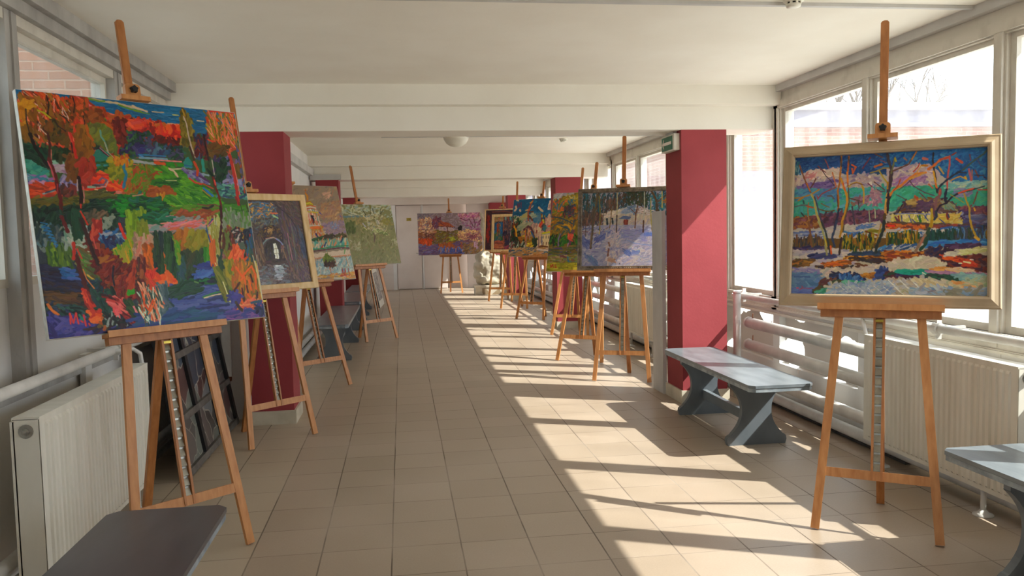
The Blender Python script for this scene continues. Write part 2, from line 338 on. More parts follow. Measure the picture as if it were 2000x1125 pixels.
    p.dabs(B(520,240, 620,240, 620,320, 530,320), '0a5a8c 0f5580', 14, 14, 9, 0, 20); p.st(B(545,230, 600,235), 'b0a890', 4)
    p.poly(B(620,200, 660,140, 860,155, 885,330, 880,470, 800,500, 700,440, 640,350), 'a83c10')
    for cl, n, w in (('b8440f c8501a a83410 d0601c', 120, 6), ('1a5a8a 2a6a90', 12, 7), ('9a7a14 6a5a10 7a7a18', 40, 6), ('e07a60 d8603a', 40, 3)):
        p.dabs(B(630,180, 680,145, 860,160, 880,420, 780,470, 650,380), cl, n, 22, w, 100, 18)
    p.st(B(660,150, 740,150, 850,160), 'c83020', 6); p.st(B(640,390, 720,420, 790,470, 810,540), 'c83c18', 7); p.st(B(810,400, 820,500, 830,560), 'd0603a', 6)
    p.dabs(B(640,440, 790,430, 780,540, 650,530), '5a3c10 6a4a14 4a3810', 34, 14, 9, 20, 25)
    p.dabs(B(680,540, 900,550, 930,760, 700,760), '6a5a9a 5a5a90 12402a 0c3020 8a80a8 3a2a5a 6a4a40', 90, 12, 9, 80, 25)
    p.dabs(B(720,570, 790,560, 780,750, 720,720), '0f3020 14402a 0c281c', 24, 12, 10, 85, 20)
    p.dabs(B(860,610, 930,610, 930,720, 870,720), '6a5214 5f4c18', 14, 14, 9, 85, 10); p.dabs(B(790,720, 940,720, 950,800, 800,800), '5f5fa0 7070a8 8080b0', 24, 14, 9, 5, 20)
    p.dabs(B(720,760, 960,790, 960,880, 730,870), '2a5a5a 3a7a78 1f4a5a 2a3a6a 5a9a90 4a8a60', 70, 14, 6, 0, 20)
    p.st(B(650,540, 640,600, 680,700), '20301c', 9); p.st(B(630,640, 680,700), '123020', 10); p.st(B(670,560, 690,680), 'a0a098', 3); p.st(B(590,560, 600,650), '1a8078', 10)
    p.st(B(520,580, 550,640, 545,690), 'c84a20', 9); p.st(B(570,700, 640,740), '4a2a5a', 9); p.st(B(590,680, 640,690), '7a90a8', 7)
    p.st(B(600,350, 610,430, 630,500, 640,560), '2a1418', 7)
    p.st(B(820,520, 840,600, 860,700, 880,820, 895,930), 'b03020', 11); p.st(B(850,590, 880,720, 905,850), 'd86a5c', 3); p.st(B(870,870, 900,930), '7a1a18', 7)
    p.st(B(680,710, 700,790, 730,870, 750,960), '6a2018', 8); p.st(B(690,730, 700,770), 'd04a3c', 5); p.st(B(740,950, 750,1010, 745,1125), '3a1020', 9); p.st(B(910,930, 935,1040), '3a3a20', 3); p.st(B(960,930, 1000,1080), '3a2a20', 4)
    p.st(B(880,420, 900,520, 920,560), '6a6aa0', 6); p.dabs(B(870,400, 905,420, 960,880, 930,800), 'a84020 4a4a80 6a5a20', 20, 10, 6, 90, 15)
    # ---- water and reflections (lower half)
    p.poly(Cc(90,60, 520,40, 900,60, 1125,60, 1125,1000, 230,1125), '2a3440'); p.poly(Dd(0,180, 970,100, 1085,930, 0,1060), '4a5a50')
    p.dabs(Cc(90,20, 800,20, 800,150, 100,170), '08281c 0c3424 0a2018', 90, 14, 10, 60, 35)
    p.dabs(Cc(110,150, 520,180, 500,330, 140,330), '4a6a7a 3a4a50 20404a 6a7a78 1a302c', 80, 16, 7, 90, 15)
    for i in range(9): p.st(Cc(170+i*22, 120+i*30, 230+i*14, 130+i*30, 180+i*20, 160+i*28, 250+i*14, 170+i*28), '1a6aa8', 2.6)
    p.dabs(Cc(210,340, 440,340, 440,520, 300,570, 240,480), '5a7a14 4a6a18 6a8a1c 3a5a1c 2a4a20', 70, 24, 6, 92, 8)
    p.dabs(Cc(170,480, 520,560, 560,700, 200,720), '1c2040 20244a 2a2030 1a1c38', 110, 26, 9, -8, 14); p.dabs(Cc(200,710, 520,720, 520,830, 300,830), '4a3418 3a2c1c 2a2a28 5a3c1a', 60, 22, 8, -12, 14)
    p.dabs(Cc(350,470, 470,540, 470,610, 380,600), '1a5a98 3a5aa8', 10, 18, 6, -20, 10)
    p.dabs(Cc(220,800, 560,830, 560,920, 230,900), '14302c 1a4a48 0f2420 2a3a5a', 50, 12, 7, -20, 30); p.st(Cc(230,815, 270,870, 320,900), 'c86010', 8); p.st(Cc(250,850, 310,890), 'd8782a', 5)
    p.poly(Cc(225,930, 420,910, 600,990, 590,1060, 240,1110), '2c2c78'); p.dabs(Cc(230,920, 700,960, 640,1070, 240,1110), '2a2a74 34348a 403c90 242464 4a4698', 110, 22, 8, 0, 30)
    for i in range(4): p.st(Cc(320+i*8,1030-i*8, 360,985+i*4, 420,990+i*5, 440-i*5,1040, 380,1060-i*10), '4f4a98', 4)
    p.dabs(Cc(560,1000, 1060,940, 1060,1010, 640,1060), '2a2c60 1a1c40 3a2024 34348a', 60, 18, 8, 8, 14)
    p.dabs(Cc(380,180, 560,180, 560,330, 380,300), '7a9088 8a9a98 a0a8a0 5a7a70', 44, 18, 7, 110, 20); p.dabs(Cc(440,60, 540,60, 520,240, 450,260), '0f3a28 0c2c20 14402c', 30, 24, 9, 92, 8)
    p.dabs(Cc(470,280, 580,300, 620,400, 520,420), '9aa8a0 b0b4a8 7a8a78', 20, 16, 7, 120, 20)
    p.dabs(Cc(530,340, 640,430, 700,620, 580,600, 520,480), '4a5a34 5a6a3c 5a4a24 7a7a4a 3a7a1c', 60, 22, 8, 130, 14)
    p.st(Cc(570,560, 640,610, 700,640), 'c8a040', 5); p.dabs(Cc(580,610, 710,620, 690,690, 600,680), '14304a 1c4050 0f2830', 22, 16, 9, 0, 30)
    p.dabs(Cc(640,180, 860,190, 850,260, 650,260), '5a7aa8 7a94b0 1a5a98 8a98a8', 40, 18, 7, 5, 20); p.st(Cc(660,220, 740,245, 830,200), 'b8b8b0', 3); p.st(Cc(650,215, 720,235, 800,215), '1a5a9a', 5)
    p.dabs(Cc(680,260, 880,260, 860,430, 700,440), '1c2c5a 24406a 1a4a7a 2a1c3a', 60, 18, 7, 110, 20)
    for i in range(4): p.st(Cc(790+i*12,370-i*10, 840,300+i*12, 870,330, 900-i*8,350-i*10), '1a6aa8', 2.6)
    p.dabs(Cc(580,40, 700,40, 690,120, 590,110), '5a4a38 4a4438 6a5240', 18, 18, 10, 40, 30); p.dabs(Cc(690,80, 820,60, 820,150, 690,160), '143828 7a8a80 0c2c24', 20, 10, 7, 60, 40)
    p.dabs(Cc(900,60, 1060,60, 1080,260, 920,460), '6a8a14 7a9a18 5a7a10 88a01c', 90, 34, 9, 88, 8); p.dabs(Cc(800,370, 980,300, 980,480, 820,500), '6a8a14 4a9018 8a8a18 b89a14', 50, 26, 7, 95, 12)
    p.dabs(Cc(980,250, 1125,260, 1060,400, 960,420), 'a0786a 8a7060 b08a78', 40, 26, 8, 80, 15)
    p.st(Cc(840,120, 870,200, 890,240), 'c02818', 9); p.st(Cc(890,350, 920,440, 940,480), 'c8a018', 5)
    # dark red reflection of the trunks
    p.poly(Cc(520,100, 580,200, 640,300, 760,440, 900,480, 1010,440, 1000,600, 960,760, 820,720, 700,640, 640,420, 560,300), '6a1c14')
    p.dabs(Cc(560,200, 660,320, 860,480, 1000,450, 980,720, 760,720, 640,440), '6a1a14 7a2418 5a1410 8a3018 4a1014 6a3418', 190, 22, 9, 60, 35)
    p.dabs(Cc(600,120, 690,120, 650,240, 600,230), 'b83028 8a2018 c04838', 20, 18, 7, 70, 15); p.st(Cc(520,90, 540,160, 580,260, 620,380, 660,460), '300e14', 11); p.st(Cc(510,20, 550,90, 570,130), 'c83c24', 5); p.st(Cc(610,230, 640,330), 'c85a50', 4)
    p.st(Cc(790,480, 780,560, 795,640), '1a1c30', 5); p.dabs(Cc(690,400, 760,400, 760,440, 700,440), '9a5a18', 5, 14, 6, 20, 20)
    p.dabs(Cc(960,470, 1040,470, 1000,700, 900,700), '8a2a1c 6a2418 a83a1c', 40, 22, 8, 70, 20)
    p.st(Cc(350,70, 380,140, 400,190), '5a1414', 10); p.st(Cc(450,290, 455,360, 450,420), 'b8281c', 9); p.st(Cc(480,340, 510,400, 520,420), 'd05038', 5)
    p.st(Cc(480,400, 500,500, 530,600, 560,680, 600,740), '4a1014', 12); p.st(Cc(530,510, 560,590, 640,690), 'd0783c', 3.5)
    p.dabs(Cc(540,720, 640,720, 640,850, 580,850), 'c83018 b82a18 d8502c 8a2014', 40, 18, 6, 115, 16); p.dabs(Cc(610,700, 790,700, 800,920, 660,880), '0f3a30 144a3c 0c2c28 1a3a3a', 70, 18, 8, 110, 20)
    p.dabs(Cc(600,880, 690,880, 690,950, 610,950), 'e05818 e87028 c03018', 20, 14, 9, 30, 40); p.dabs(Cc(690,900, 760,920, 740,1000, 660,990), 'a8541c 3a3018 6a5a24', 12, 10, 7, 60, 30)
    p.dabs(Cc(740,740, 920,780, 1000,920, 940,960, 780,820), '7a1c1c c03838 5a1414 d8605c a82c28 3a1418', 90, 22, 6, 140, 12); p.dabs(Cc(790,840, 830,840, 830,900, 800,900), 'e05058 d84048', 6, 14, 8, 100, 12)
    p.dabs(Cc(890,790, 960,800, 1000,900, 940,880), '1f3a1c 2a4a20 14301a', 22, 20, 9, 125, 10); p.dabs(Cc(920,680, 970,690, 960,720, 920,715), '2f9a18 3aa020', 6, 8, 8, 0, 30); p.st(Cc(960,820, 990,880), 'e08890', 6)
    p.dabs(Cc(720,870, 900,960, 860,980, 700,960), '143028 0f2420 8a9a98 201418', 40, 12, 6, 100, 30)
    p.st(Cc(500,900, 530,940), '1a7a68', 7)
    for ox in (0,):
        w = 2.6*2.4
        for q in (Cc(425,975, 418,890), Cc(418,890, 448,965), Cc(448,965, 470,885), Cc(470,885, 492,972), Cc(535,900, 555,990)): p.st(q, 'd03434', 4.6, cj=0)
        p.st(Cc(515,950, 528,960), 'c83434', 4.6, cj=0); p.st(Cc(580,970, 588,985), 'c83434', 4, cj=0)
    # right lower: reflections
    p.dabs(Dd(60,120, 300,100, 560,120, 560,200, 330,200, 80,230), '8a8090 a08890 7a8088 9a7a80 6a8a88', 90, 24, 7, 8, 14)
    p.dabs(Dd(20,100, 300,90, 260,160, 60,150), '0c5a30 146a4a 0a4a2c 1a7a6a', 40, 20, 7, 0, 20); p.dabs(Dd(230,150, 620,110, 580,170, 260,200), 'd87078 e08a7a c8604a c87a98', 36, 20, 4, 10, 12)
    p.dabs(Dd(0,160, 90,180, 90,280, 0,460), '6a7a18 7a8a1c 8a8a1c', 30, 26, 8, 85, 10); p.dabs(Dd(0,290, 160,280, 140,370, 40,460, 0,460), 'b08a78 c09a88 a88a70 c07a68', 40, 20, 8, 70, 25)
    p.poly(Dd(280,290, 400,240, 560,220, 590,360, 500,440, 380,430), '8a5a10'); p.dabs(Dd(300,260, 460,240, 440,430, 360,420), '9a5a10 8a500e a8640f', 60, 20, 11, 60, 25); p.dabs(Dd(420,240, 570,230, 590,380, 440,430), '7a7a10 8a7a12 6a7012 8a8414', 60, 20, 11, 60, 25)
    p.poly(Dd(350,390, 480,430, 600,400, 580,520, 440,620, 330,600), '2a3c28'); p.dabs(Dd(340,400, 600,410, 560,540, 440,620, 340,620), '2a3c28 34442c 244028 3a4430', 80, 22, 10, 80, 18)
    p.dabs(Dd(560,380, 620,380, 640,480, 570,470), '2f7a1c 3a8a20', 16, 20, 8, 90, 12); p.dabs(Dd(300,460, 390,480, 400,620, 310,700), '1f5a2c 2a6a34 1f4a44 2a4a5a', 50, 24, 8, 90, 10)
    p.dabs(Dd(270,310, 340,320, 350,460, 300,460), '3a9018 4a8a14 7a8a18', 30, 22, 8, 90, 12)
    p.poly(Dd(50,400, 130,360, 200,430, 290,560, 290,700, 150,700, 90,600), 'a8500e'); p.dabs(Dd(50,380, 200,400, 290,580, 280,700, 160,700, 60,440), 'b8560e c8600f 9a4c10 8a4410 d86a14', 110, 26, 8, 92, 12)
    p.dabs(Dd(140,280, 200,270, 220,600, 150,600), '1c3a24 24422a 1a3034 2a4424', 60, 30, 9, 88, 6); p.dabs(Dd(230,270, 280,290, 320,600, 270,600, 240,420), '1f4428 1a3a2a 24502c', 60, 30, 9, 84, 6)
    p.dabs(Dd(90,600, 290,600, 280,710, 100,690), 'e04a10 f05a14 d84418 e86a30', 60, 18, 9, 20, 50); p.dabs(Dd(60,560, 140,560, 130,700, 70,700), 'd83c28 c83020 b8481c', 26, 18, 7, 100, 20)
    p.dabs(Dd(0,480, 60,470, 60,760, 0,800), '5a1c1c 7a2a1c 3a2018 8a4a2c', 50, 22, 8, 95, 15)
    # long blue water strokes
    p.poly(Dd(250,760, 480,640, 640,620, 760,760, 780,960, 60,1040, 180,900), '2c3a80')
    for cl, n in (('2c3c84 34448c 283474 3c4c94 30307a', 150), ('243060 40549a 4a5aa0', 60)):
        p.dabs(Dd(280,780, 480,660, 660,640, 780,780, 1080,880, 1085,930, 60,1050, 200,880), cl, n, 60, 9, -2, 10, curve=.12)
    p.dabs(Dd(30,930, 620,900, 600,980, 60,1040), '2a4a7a 24507a 2c4484 344c90', 60, 50, 9, 4, 10)
    p.dabs(Dd(270,690, 480,640, 470,740, 290,750), '1f4430 244a38 2a4440 1f3a3a', 60, 44, 8, 16, 10); p.dabs(Dd(480,600, 680,590, 680,640, 520,640), '0f5034 14302c 1a1c3c 1f6a3a', 30, 34, 7, -2, 8)
    p.dabs(Dd(550,490, 670,490, 680,570, 500,590), '2c3c88 34489a 3a5aa0', 34, 24, 9, -5, 25); p.dabs(Dd(490,560, 600,540, 600,590, 500,590), '3a5ab0 4a6ab8', 10, 26, 7, 15, 10)
    p.st(Dd(550,770, 640,735, 720,715), '2f7a3c', 5); p.st(Dd(560,778, 650,750, 720,738), 'c0b890', 4); p.st(Dd(480,640, 510,650), '5a8a50', 5)
    p.st(Dd(230,720, 250,800, 300,850), '24404a', 7); p.dabs(Dd(160,700, 250,700, 240,900, 170,900), '4a6070 34505c 5a7078', 40, 22, 7, 90, 15)
    # birch reflections on the right
    p.dabs(Dd(600,160, 700,150, 720,460, 640,480), 'a8a868 9a9a5a b8b890 8a8a34', 60, 40, 6, 92, 6); p.dabs(Dd(600,300, 640,300, 660,480, 620,460), 'c8601c c05a20', 14, 34, 6, 84, 5); p.st(Dd(580,180, 590,230, 610,300), '2a4a7a', 5); p.st(Dd(600,160, 630,110), '2a3a7a', 6); p.st(Dd(590,170, 640,115), 'd8788a', 3)
    p.st(Dd(700,20, 710,120, 700,220, 690,300), '3a1018', 9); p.st(Dd(690,300, 705,400, 700,480, 715,560), '4a2414', 6); p.dabs(Dd(690,380, 740,430, 750,570, 700,560), '20402a 14303a 2c4a2c', 20, 34, 7, 88, 6)
    p.st(Dd(655,480, 690,560, 720,640, 760,740), 'c8b878', 4); p.dabs(Dd(660,570, 780,580, 790,740, 720,760), '5a6a18 6a6a1c 4a5a1c 7a7a2a', 44, 34, 8, 112, 6); p.st(Dd(720,640, 750,720, 775,800), 'd0c890', 4); p.st(Dd(760,760, 780,805, 830,790), 'c8c8b0', 4)
    p.dabs(Dd(720,60, 970,70, 985,200, 720,170), '6a7a68 7a8a80 5a7a50 8a9088 4a7a24', 70, 24, 8, 85, 15); p.st(Dd(770,160, 800,240), 'a8a81c', 9); p.st(Dd(840,180, 890,190, 880,270), 'a8841c', 9)
    p.dabs(Dd(720,220, 810,230, 820,440, 740,420), '6a2c20 4a2418 5a7030 8a5a5a 7a3a28', 60, 30, 8, 80, 10); p.dabs(Dd(740,420, 830,420, 800,560, 750,560), '8a8418 9a8a1c 6a7a1c 7a7014', 40, 26, 8, 88, 10)
    p.dabs(Dd(800,180, 880,200, 870,290, 820,280), '20242c 8a3030 b0a8a8 2a1c28', 18, 12, 6, 60, 40); p.st(Dd(815,205, 855,210), '18141c', 4); p.st(Dd(830,290, 870,400), '5a6a70', 7)
    p.st(Dd(900,200, 910,280, 930,360, 900,460, 880,530), '3a1c14', 11); p.dabs(Dd(920,200, 970,190, 975,280, 930,290), '141c30 1a4a7a 20243a', 14, 16, 10, 20, 30); p.dabs(Dd(930,290, 990,290, 990,500, 920,500), '2a4a4a 1a4a7a 5a3a2a 3a5a4a b03020', 40, 26, 7, 92, 8)
    p.dabs(Dd(800,340, 880,400, 900,600, 840,580), 'd8581c e86a34 c84c18 e0502c', 60, 30, 7, 72, 14); p.dabs(Dd(830,500, 1000,500, 1040,780, 860,860, 800,640), 'b86a14 8a6a18 c87a18 6a5a1c a8581c', 120, 30, 8, 80, 16)
    for q in (Dd(830,510, 880,590, 960,500), Dd(960,500, 990,560, 1000,690), Dd(870,620, 900,590, 920,700), Dd(940,620, 960,700), Dd(880,700, 870,780, 900,840), Dd(930,740, 980,800)): p.st(q, 'e86414', 7)
    for q in (Dd(880,690, 900,800, 910,830), Dd(920,670, 930,720), Dd(950,570, 970,630), Dd(810,720, 860,640), Dd(1010,720, 1005,790)): p.st(q, '4a2418', 7)
    p.st(Dd(990,460, 1020,600, 1055,790), 'd8c070', 7); p.st(Dd(970,410, 1000,520, 1060,800), 'c0b8a0', 3)
    p.dabs(Dd(850,860, 960,780, 1060,820, 960,870), 'e0604a d8804a c85a3c e08a50', 30, 22, 8, 30, 25)
    p.dabs(Dd(780,880, 1080,870, 1085,935, 780,960), '3a3a88 4a3a8a 6a4a90 2f3a80 7a4a90', 70, 26, 8, 5, 20); p.dabs(Dd(770,740, 850,740, 850,800, 780,800), '3a3c88 44449a', 12, 22, 8, 30, 40); p.dabs(Dd(1000,820, 1085,830, 1085,900, 1010,900), '2a2c60 34388a 20244a', 24, 16, 8, 60, 40)
    p.st(Dd(960,810, 1030,795), '2a4a6a', 9); p.st(Dd(830,810, 860,860, 880,880), '4a3c38', 9); p.st(Dd(840,830, 880,870), '3a2c24', 8)
    p.dabs(Dd(30,700, 190,760, 180,960, 40,960), 'e07a5c 8a9a94 c8e0d0 d85018 3a5a54 e8a080 2a4a44', 90, 26, 4, 100, 14); p.st(Dd(35,740, 60,850, 90,890, 130,800), 'e05a18', 5); p.st(Dd(90,920, 130,850, 150,790), 'e06a24', 5)
    return p
def paint_winter_cottage():
    p = Paint(430, 326, [(1562, 307), (1923, 291), (1924, 576), (1551, 570)], 7, '9a9490')
    s = 200/1406
    A, B, Cc, Dd = cr(1545, 280, s), cr(1735, 280, s), cr(1545, 430, s), cr(1735, 430, s)
    # sky, clouds
    p.poly(A(110,180, 1406,130, 1406,420, 800,430, 400,370, 120,480), '14407c'); p.poly(B(0,140, 1330,80, 1330,620, 800,520, 500,300, 0,360), '14508c')
    p.dabs(A(110,190, 1406,140, 1406,420, 900,400, 400,360, 120,460), '123a78 1a4a88 0f3470 2a5a90 1c4070', 170, 14, 5, 15, 35); p.dabs(B(0,150, 1330,90, 1330,560, 900,520, 600,320, 0,340), '14508c 1a60a0 0f4484 2a6a9c 1a5494', 190, 14, 5, 15, 40)
    p.dabs(A(110,260, 180,260, 160,480, 120,460), '2a6a80 20506a 6a8a98', 16, 12, 4, 80, 20)
    p.poly(A(120,460, 260,400, 420,370, 700,350, 750,480, 900,430, 1150,440, 1260,520, 1200,600, 800,590, 600,600, 130,600), '8e8090')
    p.dabs(A(130,440, 420,370, 700,350, 740,500, 1000,420, 1240,480, 1200,590, 140,600), '9a8e98 a89898 86789a b0a09c 7a6a90 a08890', 150, 13, 6, 10, 35)
    p.dabs(A(260,390, 660,360, 700,440, 300,480), 'b8a89c c0b0a8 b89a98', 36, 13, 6, 10, 40); p.dabs(A(160,560, 700,500, 620,620, 180,640), '5c4a86 6a5690 50407c', 60, 14, 5, 8, 14); p.dabs(A(270,420, 400,420, 360,470, 280,470), 'b87a78 a86a70', 10, 10, 4, 20, 20)
    p.poly(B(0,350, 300,320, 560,300, 700,420, 640,560, 0,600), '9a8a94'); p.dabs(B(80,350, 430,310, 620,420, 560,560, 80,540), 'a89498 b0a09a 8e7e98 9a8aa0 7a6a90', 110, 13, 6, 20, 35); p.dabs(B(80,480, 500,480, 480,580, 100,580), '8a6496 9a7098 7a5a90', 36, 12, 5, 10, 25)
    # turquoise band
    p.poly(A(110,620, 330,600, 600,620, 1340,600, 1330,900, 100,980), '3e8a90'); p.poly(B(0,600, 1330,560, 1330,880, 0,920), '348a80')
    p.dabs(A(110,620, 420,640, 420,740, 110,760), '3a6e9a 4478a0 3a80a0', 36, 14, 6, 15, 25); p.dabs(A(100,800, 400,760, 400,940, 110,990), '2f8a78 3a9080 348a90 2a7a70', 60, 14, 6, 20, 35)
    p.dabs(A(400,640, 1330,600, 1330,880, 420,900), '2e8a7c 3a9488 4a90a0 3a80a0 2f9080', 150, 13, 6, 15, 30); p.dabs(A(400,640, 700,620, 700,760, 440,740), '3a6a9c 4474a0', 30, 14, 6, 20, 25)
    p.dabs(B(20,640, 640,600, 620,780, 300,780, 40,880), '2a8a6c 34987c 2f8a80 3a9a88', 90, 14, 7, 25, 30); p.dabs(B(800,540, 1330,540, 1330,640, 800,660), '6a98a0 8aa49c 5a9098 9aa890', 60, 12, 5, 5, 20); p.dabs(B(820,680, 1330,640, 1330,880, 900,860), '2a8a7c 348478 2f8a6a', 70, 14, 7, 20, 30)
    p.dabs(B(800,650, 1000,640, 1120,720, 1000,760), '6a6a98 7a70a0', 12, 12, 5, 10, 20)
    # bushes
    p.poly(A(100,1010, 400,980, 560,960, 900,910, 1300,900, 1300,1080, 900,1090, 700,1125, 90,1125), '5c3a4c'); p.poly(B(930,900, 1330,860, 1330,1000, 1150,1080, 940,1060), '4a3048')
    p.dabs(A(90,1000, 460,980, 460,1125, 90,1125), '6a3c30 7a4a28 5a3038 8a5a2a 6a3c4a', 80, 10, 6, 20, 40); p.dabs(A(460,960, 900,930, 1300,900, 1300,1060, 500,1125), '5c3850 70405c 4a2c44 6a3c44 40283c 54345a', 130, 10, 6, 30, 40)
    p.dabs(B(960,870, 1330,870, 1330,960, 1000,1000), '5a3040 6a3444 4a2c50 70404a', 50, 11, 6, 30, 35); p.dabs(B(930,940, 1080,940, 1060,1060, 950,1060), '3a2c5a 8080b0 2c244a', 24, 9, 6, 40, 40); p.dabs(B(1100,980, 1330,980, 1330,1125, 1000,1100), '50507a 3f4470 6a6a8c 4a3a5a', 40, 13, 6, 0, 15)
    p.dabs(A(1110,640, 1240,640, 1260,820, 1080,820), '9a7280 a88090 86607a', 34, 10, 5, 40, 40); p.dabs(A(900,740, 1100,720, 1060,820, 900,820), '8a6478 70505c', 20, 10, 5, 30, 40)
    # cottage
    p.poly(B(170,870, 250,780, 560,760, 740,760, 860,800, 940,930, 880,950, 560,930, 160,960, 60,970), '5a4240')
    p.dabs(B(180,860, 260,780, 740,760, 900,880, 920,940, 560,930, 180,940), '6a4c34 50384a 7a5c3c 3c2c44 5c4454', 90, 12, 5, 20, 25); p.dabs(B(280,770, 620,760, 600,820, 280,830), '8a7040 a08850 7a6038', 24, 13, 5, 10, 15); p.dabs(B(420,790, 600,790, 590,920, 420,920), '44304c 54385a', 24, 12, 5, 30, 25); p.dabs(B(740,800, 840,820, 880,900, 740,900), '7a8470 8a8a60 5a7a70', 20, 12, 4, -40, 20)
    p.st(B(40,960, 140,950, 180,880, 210,830), '2a1f30', 3); p.st(B(150,945, 300,925, 560,945), '2c2038', 3.5); p.st(B(850,800, 910,860, 950,930), '3a3040', 2.5); p.st(B(370,725, 400,770), 'a84a20', 6); p.st(B(740,945, 900,930), '3a2030', 3)
    p.poly(B(50,970, 180,960, 560,960, 930,960, 960,1080, 700,1110, 60,1110), 'a89c50'); p.dabs(B(60,980, 560,970, 560,1100, 70,1100), 'b0a860 c0b480 a8a040 c8bc90', 60, 10, 5, 80, 20); p.dabs(B(640,970, 940,970, 950,1080, 640,1100), 'b09a3c c0a850 a88a3c b0a868', 40, 12, 5, 10, 20)
    p.st(B(120,960, 300,950, 560,965), '5c68a0', 3); p.st(B(110,1000, 150,1060), '5a2838', 6); p.st(B(150,990, 170,1070), '8a2a30', 4)
    for q in (B(190,980, 200,1060, 210,1110), B(290,980, 320,1060, 330,1110), B(330,1030, 400,1100), B(400,980, 430,1050), B(490,980, 540,1050), B(520,970, 500,1020), B(690,1030, 760,1090), B(440,1060, 480,1110)): p.st(q, '3a4480', 3)
    p.st(B(430,990, 440,1060), '2a6a38', 6); p.st(B(790,960, 800,1030), '7a2c24', 7); p.st(B(800,970, 815,1010), '3a3a58', 4)
    # red line under the cottage, snow, fence
    p.poly(Dd(0,0, 1330,60, 1330,300, 560,290, 0,330), '4a4038'); p.dabs(Dd(0,30, 500,50, 420,140, 0,130), 'b0481c 7a2c1c a85a20 c86a20 5a2a2a', 60, 13, 5, -5, 15); p.dabs(Dd(600,60, 900,50, 900,100, 620,110), '7a3a2c 8a3a28 5a2c3a', 22, 13, 4, 0, 12); p.st(Dd(20,55, 90,65), 'c82818', 7)
    p.dabs(Dd(740,90, 1100,90, 1100,130, 780,140), '2a5a98 4a7ab0 8a98b0', 34, 16, 4, 0, 8); p.dabs(Dd(960,60, 1330,70, 1330,110, 1100,100), '4a2c40 3a2444 2c3a6a', 24, 16, 4, 0, 8); p.dabs(Dd(0,120, 500,130, 460,200, 0,230), 'a89c98 b0a8a8 9a98a8 2a5a98', 50, 13, 5, -10, 20)
    p.dabs(Dd(570,120, 800,150, 780,190, 590,170), 'b8b0a8 a8a4a8', 16, 12, 6, -10, 25)
    p.poly(Cc(90,130, 400,120, 900,40, 1200,20, 1180,240, 700,220, 90,240), '9c989c'); p.dabs(Cc(90,140, 480,120, 500,210, 100,230), '5a6aa0 9a9cac a8a4a8 7a84a8 3a4a84', 60, 18, 4, 2, 8); p.dabs(Cc(560,70, 1220,20, 1180,220, 700,210), 'a8a098 b0a8a4 989498 a89c98', 110, 14, 6, 5, 20); p.dabs(Cc(800,150, 1000,150, 1000,200, 800,210), '2c5a98 3a6aa0', 8, 14, 5, 10, 20); p.dabs(Cc(960,50, 1160,30, 1160,80, 970,90), '4a6aa0 3a5a98', 10, 12, 4, 5, 20); p.st(Cc(900,145, 1040,190), '3a5a90', 3)
    p.dabs(Cc(1060,110, 1240,110, 1220,150, 1100,150), '6a6a10 7a7a1c', 12, 14, 4, 0, 8); p.st(Cc(1060,130, 1120,160, 1220,190), '6a2c18', 4)
    p.poly(Cc(90,230, 1180,215, 1406,230, 1406,330, 1100,370, 90,380), '5a4018'); p.dabs(Cc(760,220, 1160,215, 1150,340, 760,340), '8a7210 6a5a14 143820 9a8414 7a4a10 0f2c1c', 90, 16, 4, 92, 8); p.dabs(Cc(90,230, 500,230, 480,350, 90,350), '4a3c30 5a3c1c 2c2c34 6a4a1c 38343c', 60, 16, 4, 90, 8)
    p.dabs(Dd(0,190, 420,170, 400,300, 0,320), '8a6a10 1a4020 b08a14 5a3c14 7a5c10 14301c', 90, 15, 4, 92, 8); p.dabs(Dd(540,170, 900,150, 900,260, 540,290), '0f3a34 144444 1a2c28 0c3028 1c3a50', 90, 14, 4, 90, 10); p.dabs(Dd(880,140, 1330,130, 1330,260, 900,260), '2a4a78 1c2c3a 3a3a48 24343c 4a7098 28301c', 80, 14, 4, 90, 10); p.dabs(Dd(1290,130, 1330,130, 1330,260, 1290,260), '8a6a20 7a5a20', 8, 12, 4, 90, 10)
    p.dabs(Dd(540,270, 1320,260, 1320,330, 560,350), '1a5aa0 2468a8 3a7ab0 2a50a0', 90, 18, 4, 3, 8); p.dabs(Cc(90,340, 500,330, 480,400, 100,420), '3a2c5a 4a3a60 2c2a50', 34, 16, 5, 4, 10)
    p.dabs(Cc(1270,340, 1406,330, 1406,400, 1270,410), '2a6aa8 a8a0a0 3a5aa8', 12, 14, 4, 30, 10); p.dabs(Dd(0,330, 420,320, 340,400, 0,400), 'a8a098 2c4a80 8a90a8 1c3a6a', 40, 14, 5, 15, 12)
    # foreground snow and earth
    p.poly(Cc(90,400, 500,380, 900,440, 1406,400, 1406,990, 60,980), 'a09888'); p.poly(Dd(0,400, 1330,330, 1330,1010, 0,1000), 'a29a8c')
    p.dabs(Cc(80,390, 860,390, 900,560, 420,640, 80,640), 'a8a0a0 9c96a4 b0a8a4 8c88a0 a49c9c', 120, 18, 7, 3, 14); p.dabs(Cc(330,440, 640,430, 640,480, 340,490), '2c3460 38386a 242c50', 24, 16, 5, 3, 8)
    p.dabs(Cc(80,520, 320,500, 330,550, 240,600, 80,610), '6a4a20 8a5a1c 5c4024 4a3a20', 36, 14, 5, 8, 12); p.dabs(Cc(410,600, 850,600, 840,640, 520,670), '2c2830 3a3040 4a3424 242438', 44, 15, 5, 2, 12); p.dabs(Cc(520,560, 820,520, 820,570, 540,600), 'b05018 8a3a1c c06a1c 7a4a18', 34, 15, 5, 6, 12)
